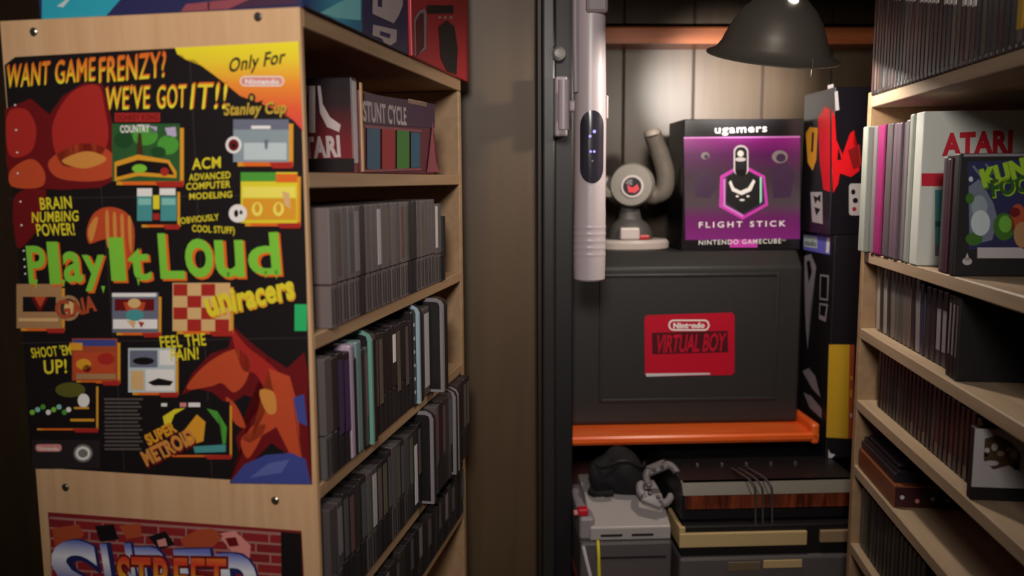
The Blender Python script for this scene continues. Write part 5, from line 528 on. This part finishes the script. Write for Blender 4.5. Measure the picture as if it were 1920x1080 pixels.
# fifth shelf: flat stack at the far end, small upright boxes under it
for j, (z0, z1, c, w, y0, y1) in enumerate(((.9517, .986, '#7a4426', 'orange brown flat box at the bottom of the short stack on the fifth shelf', -.215, -.03), (.9862, 1.0, '#221e26', 'black flat case in the middle of the short stack on fifth shelf', -.20, -.03), (1.0002, 1.007, '#1c1a20', 'thin black case on the orange brown box stack', -.205, -.03), (1.0072, 1.013, '#383448', 'thin violet grey case lying on top of the short stack', -.19, -.04))):
    t = carton('flat_box', w, FR, (.004+.004*j, y0, z0), (.2, y1-y0, z1-z0), mat('stack_card_%d' % j, c, .4), .0012)
    if j == 0:
        MB().box(.002, .198, -.0008, .0008, .002, .032, mat('dark_red_end', '#3a161c', .4)).build('end_panel', t, 'dark red end')
        mb = MB()
        for k, (c2, zz) in enumerate((('o_lice', .017), ('o_pink', .012), ('o_lgray2', .016), ('o_gray4', .014))): mb.lathe([(.0035, 0), (.0035, .0006)], ink(c2), 12, Matrix.Translation((.012+k*.022, -.0008, zz)) @ Matrix.Rotation(math.pi/2, 4, 'X'))
        mb.build('end_mark', t, 'row of small pale marks')
# sixth shelf
y = -.03; i = 0
while y > -.33:
    tk = .0165; rcase('game_case', '%s case, %s from the far end of the lowest visible right shelf' % (('grey', 'olive grey', 'black', 'dark grey', 'navy black')[i % 5], ORD[i]), (.012, y, .8085), 'flat', tk, .108, .1, mat('low_case_%d' % (i % 5), ('#5c5856', '#4c4a40', '#1c1a1c', '#3a3638', '#20222c')[i % 5] if i < 6 else ('#22201f', '#1c1c1e', '#1a181a', '#242022', '#191b22')[i % 5], .4) if i < 5 else blk[(i*3) % 4], 'cases on the lowest visible shelf at right', None)
    y -= tk+.0015; i += 1

# ================================================================== NICHE: rack, ledge and what stands there
rk = thing('storage_rack', 'orange-stained wooden rack carrying the black carrying case', 'rack', FN, (.176, 1.66, 0))
mb = MB(); mb.prism([(-.0, .918), (.004, .912), (.38, .912), (.38, .93), (.004, .93), (0, .926)], .012, .524, 'x', orange_w); mb.build('shelf', rk)
mb = MB(); mb.prism([(.0, .0), (.03, .0), (.03, .938), (.018, .944), (.0, .936)], .004, .36, 'y', red_w) if False else None
MB().box(-.0, .014, .006, .39, 0, .925, red_w, .003).build('side_panel', rk)
MB().box(.512, .532, .33, .385, 0, .912, red_w, .003).build('post', rk)
MB().box(.5095, .5265, .0, .38, .906, .95, orange_w, .006).build('end_rail', rk)
MB().box(.014, .53, .378, .386, .5, .912, mat('rack_back', '#5a2a20', .6)).build('back_panel', rk)
MB().box(.014, .65, -.18, .378, .655, .672, red_w, .002, 1).build('shelf', rk)
MB().box(.60, .64, -.17, -.13, 0, .655, red_w, .002, 1).build('post', rk); MB().box(.04, .08, -.17, -.13, 0, .655, red_w, .002, 1).build('post', rk)
ld = MB().prism([(-.0, 0), (.09, 0), (.09, .038), (.004, .038), (0, .034)], -.1, 1.0, 'x', wood('ledge_wood', '#7c4020', '#96522c', (3, 30, 30), .4)).build('wall_ledge'); ld.matrix_world = FN @ Matrix.Translation((.24, 1.968, 1.757))
setp(ld, 'narrow orange wooden ledge across the back wall behind the lamp', 'ledge')

# black carrying case with red sticker
loc = (.196, 1.74, .9302)
t = thing('carrying_case', 'black plastic carrying case with red sticker on the orange rack', 'case', FN, loc)
mb = MB(); w, h, d = .488, .368, .235
mb.prism([(0, .006), (.006, 0), (d, 0), (d, h), (.034, h), (.0, h-.032)], .0, w, 'x', black_p, .004); mb.build('body', t)
mb = MB()
for a, b in (((.066, .052), (.434, .058)), ((.066, .318), (.434, .324))): mb.box(a[0], b[0], -.0035, .001, a[1], b[1], black_p, .0015)
for a in (.060, .434): mb.box(a, a+.006, -.0035, .001, .052, .324, black_p, .0015)
mb.build('raised_frame', t)
st = sheet_mb('sticker', 1.74, 'o_crimson', loc, .0009).build('sticker', t, 'glossy red sticker')
ART['stk'] = dict(parts=ART['sticker']['parts'])
art('stk', 'y', 1.7392, st, loc)
TOP = .9302+.368
# purple and black carton
loc = (.4385, 1.785, TOP+.0004)
t = carton('game_box', 'glossy black and purple joystick carton on the black case', FN, loc, (.2555, .14, .276), mat('black_gloss_card', '#1c1a1c', .22)); art('flight', 'y', 1.785, t, loc)
# grey retro peripheral with badge and curved arm
loc = (.334, 1.83, TOP+.0002)
t = thing('game_peripheral', 'grey retro gaming peripheral with round badge, curved arm and oval base', 'game controller', FN, loc)
MB().lathe([(.078, 0), (.085, .004), (.086, .016), (.08, .023), (.0, .024)], mat('ivory_plastic', '#b9aca6', .4), 40, None, .62).build('base', t)
MB().box(-.028, .014, -.046, -.018, .024, .05, mat('white_block', '#c8bcb8', .4), .004).build('plug', t, 'white block')
MB().box(.012, .036, -.044, -.03, .024, .034, mat('red_button', '#b02a2c', .4), .003).build('button', t, 'red button')
mb = MB(); mb.lathe([(.05, .022), (.048, .04), (.04, .055), (.026, .066), (.02, .09), (.024, .1)], greyd_p, 28, None, .75); mb.build('neck', t, 'dark grey neck')
mb = MB(); hx = Matrix.Translation((.006, -.0, .14)) @ Matrix.Rotation(math.radians(-16), 4, 'Z') @ Matrix.Rotation(math.pi/2, 4, 'X')
mb.lathe([(.0, -.05), (.038, -.05), (.045, -.042), (.047, .034), (.043, .042), (.0, .043)], grey_p, 36, hx); mb.build('head', t)
hb = hx @ Matrix.Translation((.003, -.003, .0435))
mb = MB(); mb.lathe([(.024, 0), (.024, .002), (.0, .002)], mat('badge_rim', '#cbbfbc', .4), 30, hb); mb.lathe([(.019, .002), (.019, .003), (.0, .003)], ink('o_dark2'), 30, hb)
mb.prism([(-.015, .006), (-.009, .014), (0, .016), (.0, .002)], .003, .0038, 'z', ink('o_gray'), 0, hb)
mb.prism([(.0, -.003), (-.011, .004), (-.008, -.012), (.006, -.014), (.015, -.006), (.011, .005)], .003, .004, 'z', mat('badge_red', '#e0404c', .4), 0, hb); mb.build('badge', t, 'round black and red badge')
mb = MB(); mb.tube(spline([(.02, .03, .125), (.05, .03, .118), (.076, .02, .125), (.08, .015, .16), (.068, .01, .2), (.052, .0, .235), (.046, -.004, .247)]), [.022]*12+[.02]*24+[.019]*13, mat('grey_brown_plastic', '#6c645c', .5), 16); mb.build('arm', t)
MB().lathe([(.0, -.001), (.017, 0), (.0175, .008), (.013, .013), (.0, .014)], mat('ivory_tip', '#b4a89c', .4), 20, Matrix.Translation((.046, -.006, .245)) @ Matrix.Rotation(math.radians(-14), 4, 'Y')).build('arm_tip', t, 'pale arm tip')
mb = MB(); mb.lathe([(.0, 0), (.046, 0), (.05, .012), (.04, .022), (.0, .023)], grey_p, 28, Matrix.Translation((-.045, .015, .115)), .8); mb.box(-.1, -.03, -.01, .04, .12, .16, grey_p, .012); mb.build('housing', t)
# boxes at the right of the case, beside the bookcase
loc = (.716, 1.66, .8757)
t = carton('game_box', 'tall black box with yellow band standing beside the orange rack', FN, loc, (.085, .15, .461), mat('black_card', '#1a171b', .35)); art('tallL', 'X', .716, t, loc); art('tallF', 'y', 1.66, t, loc)
loc = (.704, 1.661, 1.3372)
t = carton('game_box', 'black and red box standing on the tall yellow-banded box', FN, loc, (.085, .155, .29), mat('black_card2', '#17141a', .3)); art('redL', 'X', .704, t, loc); art('redF', 'y', 1.661, t, loc)
# right stack of old consoles (front face at y = 1.52)
loc = (.386, 1.52, .8005)
t = thing('game_console', 'black console with wood-grain front, topmost of the right-hand stack', 'game console', FN, loc)
MB().box(0, .345, .014, .335, 0, .0752, mat('console_black', '#151316', .45, bump=.2, bscale=200), .004).build('body', t)
mb = MB(); mb.prism([(.0, .056), (.016, .0752), (.03, .0752), (.02, .05)], .0, .33, 'x', mat('console_grey_edge', '#6e685e', .45)); mb.build('top_edge', t, 'grey top edge')
MB().box(.006, .335, .004, .016, .026, .056, wood('console_wood', '#4a1e14', '#8a4024', (40, 40, 4), .4), .002).build('front_panel', t, 'reddish wood-grain front')
for k in range(5): MB().box(.05+k*.05, .055+k*.05, .1, .108, .0745, .083, steel, .001, 1).build('switch', t)
loc = (.376, 1.505, .7405)
t = thing('game_console', 'black console with cream front trim under the wood-grain one', 'game console', FN, loc)
MB().box(.004, .34, .006, .3, 0, .0592, blk[2], .003).build('body', t)
cream = mat('cream_trim', '#c4a878', .45)
MB().box(.0, .245, .0, .012, .019, .047, cream, .002).build('trim_strip', t, 'cream front trim'); MB().box(.27, .336, .0, .012, .023, .047, mat('tan_trim', '#9a8062', .45), .002).build('trim_strip', t, 'tan front trim')
MB().box(.0, .012, .002, .1, .019, .0592, cream, .002).build('side_trim', t, 'cream side trim')
loc = (.377, 1.5, .6725)
t = thing('game_console', 'grey console with cream label at the bottom of right stack', 'game console', FN, loc)
MB().box(0, .34, .004, .29, 0, .0675, mat('console_grey', '#5a5454', .5), .006).build('body', t)
MB().box(.16, .235, .002, .006, .044, .06, cream, .001, 1).build('label', t, 'cream label'); MB().box(.092, .155, .002, .006, .04, .058, mat('olive_label', '#6e5e48', .5), .001, 1).build('label', t, 'tan label')
MB().lathe([(.0, 0), (.026, 0), (.03, .012), (.022, .03), (.0, .034)], grey_p, 20, Matrix.Translation((.02, -.003, .03)) @ Matrix.Rotation(math.pi/2, 4, 'X'), 1.3).build('knob', t) if False else None
for j, x in enumerate((.524, .538, .556)):
    o = MB().tube(spline([(x, 1.5145, .79), (x-.002, 1.514, .84), (x-.004, 1.511, .866), (x-.008, 1.513, .878), (x-.014, 1.535, .885), (x-.022, 1.6, .8795)]), .0022, mat('cable_sheen', '#4a4648', .25), 8).build('cable'); o.matrix_world = FN
    setp(o, 'thin grey cable over the wood-grain console front, %s from the left' % ORD[j], 'cable', 'thin cables over the wood-grain console')
# left stack of consoles
loc = (.192, 1.54, .7625)
t = thing('game_console', 'pale grey console on top of the left-hand stack in the rack', 'game console', FN, loc)
mb = MB(); mb.prism([(.0, .0), (.003, 0), (.2, 0), (.2, .062), (.085, .06), (.012, .031), (.0, .026)], .02, .176, 'x', mat('console_pale', '#a7a09e', .4), .003); mb.build('body', t)
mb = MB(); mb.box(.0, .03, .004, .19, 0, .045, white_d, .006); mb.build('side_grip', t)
mb = MB()
for a in (.04, .1): mb.box(a, a+.042, -.001, .002, .008, .0125, gdark)
mb.build('slot', t)
loc = (.192, 1.53, .6725)
t = thing('game_console', 'dull grey console under the pale grey one in the rack', 'game console', FN, loc)
MB().box(0, .176, 0, .22, 0, .0895, mat('console_dull', '#565052', .5), .004).build('body', t); MB().box(.03, .165, -.001, .003, .058, .062, gdark).build('slot', t)
loc = (.196, 1.55, .8079)
t = thing('controller_plug', 'small red and white plug on left edge of the pale console', 'plug', FN, loc)
MB().box(-.006, .014, .0, .02, .0, .014, mat('plug_red', '#c01c2c', .4), .003).build('plug_body', t); MB().box(-.014, -.005, .004, .016, .0, .008, ink('o_pink'), .002).build('plug_tip', t, 'pale tip')
o = MB().tube(spline([(.197, 1.527, .758), (.202, 1.524, .735), (.208, 1.5225, .71), (.213, 1.523, .69), (.217, 1.525, .677)]), .0035, ink('o_lgray'), 10).build('cable'); o.matrix_world = FN; setp(o, 'white cable hanging down front of the left console stack', 'cable')
o = MB().tube(spline([(.226, 1.534, .766), (.226, 1.524, .745), (.227, 1.523, .71), (.229, 1.525, .677)]), .0032, ink('o_yel'), 10).build('cable'); o.matrix_world = FN; setp(o, 'yellow cable hanging down front of the left console stack', 'cable')
# soft black pouch and grey gamepads behind
loc = (.286, 1.657, .8262)
t = thing('pouch', 'soft black rounded pouch heaped on the pale grey console', 'pouch', FN, loc)
bm = bmesh.new(); bmesh.ops.create_icosphere(bm, subdivisions=4, radius=1)
for v in bm.verts:
    c = v.co.copy(); n = .12*math.sin(5*c.x+2*c.z)+.09*math.sin(7*c.y-3*c.x+1)
    v.co = Vector((c.x*.056*(1+n), c.y*.056*(1+n), max(-.03, c.z*.05*(1+.5*n))+.03))
mb = MB(); mb.smooth = True; mb.merge(bm, dark_soft); mb.tube([Vector((.05*math.cos(a), .042*math.sin(a)-.01, .062+.01*math.sin(3*a))) for a in [k*math.pi/16 for k in range(17, 32)]], .003, mat('zip_dark', '#201e22', .5), 8); mb.build('bag', t)
MB().tube(spline([(-.05, -.01, .01), (-.062, -.03, .0), (-.05, -.05, .004), (-.02, -.05, .006)]), .006, dark_soft, 8).build('strap', t)
def gamepad(label, loc, rot, m):
    t = thing('gamepad', label, 'game controller', FN, loc); t.matrix_world = t.matrix_world @ Matrix.Scale(.62, 4) @ Matrix.Rotation(rot[0], 4, 'X') @ Matrix.Rotation(rot[1], 4, 'Y') @ Matrix.Rotation(rot[2], 4, 'Z')
    mb = MB(); mb.smooth = True
    mb.box(-.034, .034, -.02, .02, -.009, .009, m, .008, 3); mb.tube(spline([(-.03, 0, 0), (-.044, -.014, -.003), (-.05, -.036, -.008), (-.048, -.05, -.012)]), [.013]*9+[.012]*10+[.009]*6, m, 12); mb.tube(spline([(.03, 0, 0), (.044, -.014, -.003), (.05, -.036, -.008), (.048, -.05, -.012)]), [.013]*9+[.012]*10+[.009]*6, m, 12); mb.build('body', t)
    for x, y_ in ((-.014, -.012), (.014, -.012)): MB().lathe([(.007, .008), (.007, .013), (.004, .016), (0, .016)], greyd_p, 16, Matrix.Translation((x, y_, 0))).build('thumbstick', t)
    MB().box(-.032, -.018, -.003, .001, .008, .0115, greyd_p, .001, 1).box(-.027, -.023, -.008, .006, .008, .0115, greyd_p, .001, 1).build('direction_pad', t)
    for x, y_ in ((.022, .002), (.03, .008), (.03, -.005)): MB().lathe([(.0035, .008), (.0035, .011), (0, .0112)], greyd_p, 12, Matrix.Translation((x, y_, 0))).build('button', t)
    return t
gamepad('grey gamepad lying sloped against the black pouch, upper of two', (.356, 1.618, .878), (math.radians(30), math.radians(-14), .25), mat('pad_grey', '#6a6466', .5))
gamepad('lighter grey gamepad tipped over right edge of the pale console', (.336, 1.565, .832), (math.radians(42), math.radians(4), 2.7), mat('pad_light', '#8a8486', .45))

# ================================================================== dome lamp
lm = thing('dome_lamp', 'brushed steel dome lamp shining on the panelled back wall', 'lamp', FN, (.487, 1.36, 1.7325))
tl = Matrix.Rotation(math.radians(17), 4, 'X') @ Matrix.Rotation(math.radians(3), 4, 'Y')
mb = MB(); prof = [(.018, .012), (.026, .007), (.04, -.002), (.056, -.017), (.068, -.034), (.0775, -.054), (.0845, -.072), (.091, -.082), (.101, -.088), (.1055, -.0895), (.1055, -.0915), (.1, -.0905), (.089, -.0845), (.0825, -.073), (.0755, -.055), (.066, -.035), (.054, -.019), (.038, -.005), (.018, .002)]
b = bmesh.new(); N_ = 48; rings = []
for r, z in prof: rings.append([b.verts.new((r*math.cos(2*math.pi*k/N_), r*math.sin(2*math.pi*k/N_), z)) for k in range(N_)])
for a, c in zip(rings, rings[1:]):
    for k in range(N_): b.faces.new((a[k], a[(k+1) % N_], c[(k+1) % N_], c[k]))
for k in range(N_): b.faces.new((rings[-1][k], rings[-1][(k+1) % N_], rings[0][(k+1) % N_], rings[0][k]))
mb.merge(b, steel, tl); mb.smooth = True; mb.build('lamp_shade', lm)
MB().lathe([(.018, -.012), (.0215, .0), (.0215, .05), (.018, .056), (.0, .057)], black_m, 24, tl).build('socket', lm)
MB().lathe([(.0, -.066), (.014, -.063), (.023, -.05), (.025, -.038), (.02, -.022), (.013, -.013), (.0, -.012)], mat('bulb_glow', '#ffe6c8', .3, emit=14), 24, tl).build('bulb', lm)
MB().tube(spline([(0, -.006, .05), (0, .0, .09), (.0, .02, .14), (.01, .03, .3), (.0, .05, .76)]), .004, black_m, 10).build('cord', lm)
MB().lathe([(.007, -.004), (.009, .002), (.0075, .007), (.004, .0095), (.0, .01)], mat('cap_glow', '#fff8ee', .3, emit=9), 20, tl @ Matrix.Translation((.004, -.034, -.003))).build('glow_cap', lm, 'small glowing spot')  # bright spot on the dome, built as an emissive cap
MB().tube([(.022, -.075, -.104), (.021, -.076, -.13)], .0016, steel, 8).build('pull_chain', lm)
MB().lathe([(.04, 0), (.04, .012), (.03, .02)], black_m, 24, Matrix.Translation((0, .05, .76))).build('ceiling_rose', lm)
pl = bpy.data.lights.new('lamp_bulb', 'POINT'); pl.energy = 6.8; pl.color = (1, .9, .78); pl.shadow_soft_size = .02
po_ = bpy.data.objects.new('lamp_bulb', pl); COL.objects.link(po_); po_.parent = lm; po_.location = tl @ Vector((0, 0, -.082))

# ================================================================== pale handheld wand and its bracket
loc = (.202, 1.50, 1.27)
t = thing('handheld_wand', 'pale grey tubular handset with dark oval panel hanging beside the niche', 'appliance', FN, loc)
mb = MB(); mb.lathe([(.0, 0), (.024, .001), (.0275, .004), (.0283, .03), (.0283, .12), (.0278, .14), (.0278, .3), (.027, .34), (.0255, .42), (.0255, .62), (.02, .64), (.0, .642)], white_p, 36); mb.build('tube', t)
mb = MB()
for k in range(5): mb.lathe([(.0284, .045+k*.012), (.0288, .047+k*.012), (.0288, .05+k*.012), (.0284, .052+k*.012)], white_p, 36)
mb.build('grip_ring', t)
mb = MB(); NP = 20; pts = []
for k in range(40):
    a = 2*math.pi*k/40; pts.append((math.cos(a)*.0222, .236+(math.sin(a)*.028 if abs(math.sin(a)) > 0 else 0)+(.034 if math.sin(a) >= 0 else -.034)))
b = bmesh.new(); inner = []
def wrap(x, z, r): 
    a = x/.0283; return Vector((r*math.sin(a), -r*math.cos(a), z))
for ring in range(5):
    f = ring/4; rr = .0296-.0004*f*0
    inner.append([b.verts.new(wrap(x*(1-f), .236+(z-.236)*(1-f) if f < 1 else .236, .0292+.0006*min(1, f*4))) for x, z in pts] if f < 1 else None)
for a, c in zip(inner, inner[1:]):
    if c is None:
        continue
    for k in range(40): b.faces.new((a[k], a[(k+1) % 40], c[(k+1) % 40], c[k]))
b.faces.new(inner[3]); mb.merge(b, mat('panel_dark', '#2c2a34', .2)); mb.smooth = True; mb.build('control_panel', t, 'dark oval control panel')
bl = mat('icon_light', '#8a86e0', .4, emit=1.2)
for x, z, r in ((.003, .262, .003), (-.004, .254, .0024), (-.003, .228, .0022), (.003, .228, .0022), (.0, .212, .0018)):
    MB().lathe([(r, 0), (r, .0008), (0, .001)], bl if z > .22 else ink('o_gray'), 12, Matrix.Translation(wrap(x, z, .0298)) @ Matrix.Rotation(math.pi/2, 4, 'X')).build('button', t, 'lit violet button' if z > .22 else None)
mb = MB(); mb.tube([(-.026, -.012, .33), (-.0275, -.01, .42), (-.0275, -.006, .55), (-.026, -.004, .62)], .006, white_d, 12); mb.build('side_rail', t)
MB().box(.0245, .03, -.012, .0, .285, .325, white_p, .002).build('trigger', t)
MB().box(-.012, .026, -.03, -.014, .46, .5, mat('wand_cap', '#85797a', .45), .006).build('collar', t)
loc = (.16, 1.55, 1.53)
t2 = thing('wall_bracket', 'grey clip bracket holding the pale handset to the black jamb', 'bracket', FN, loc)
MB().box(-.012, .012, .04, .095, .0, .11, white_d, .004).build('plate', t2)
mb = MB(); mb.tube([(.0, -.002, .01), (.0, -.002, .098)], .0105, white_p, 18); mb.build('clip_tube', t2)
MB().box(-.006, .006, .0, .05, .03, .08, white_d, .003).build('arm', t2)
MB().box(.008, .03, -.03, -.008, .04, .06, white_p, .004).build('clip', t2)
MB().lathe([(.0, 0), (.012, .0), (.013, .008), (.008, .014), (.0, .015)], mat('knob_grey', '#7a7672', .4), 20, Matrix.Translation((-.002, .079, .155)) @ Matrix.Rotation(math.pi/2, 4, 'X')).build('screw_cap', t2)

rl = bpy.data.lights.new('lamp_beam', 'SPOT'); rl.energy = 100; rl.color = (1, .97, .93); rl.spot_size = math.radians(38); rl.spot_blend = 1; rl.shadow_soft_size = .02
ro = bpy.data.objects.new('lamp_beam', rl); COL.objects.link(ro); ro.parent = lm; ro.location = po_.location
ro.rotation_euler = (Vector((.60, 2.06, 1.675))-Vector((.487, 1.36, 1.7325))-ro.location).to_track_quat('-Z', 'Y').to_euler()
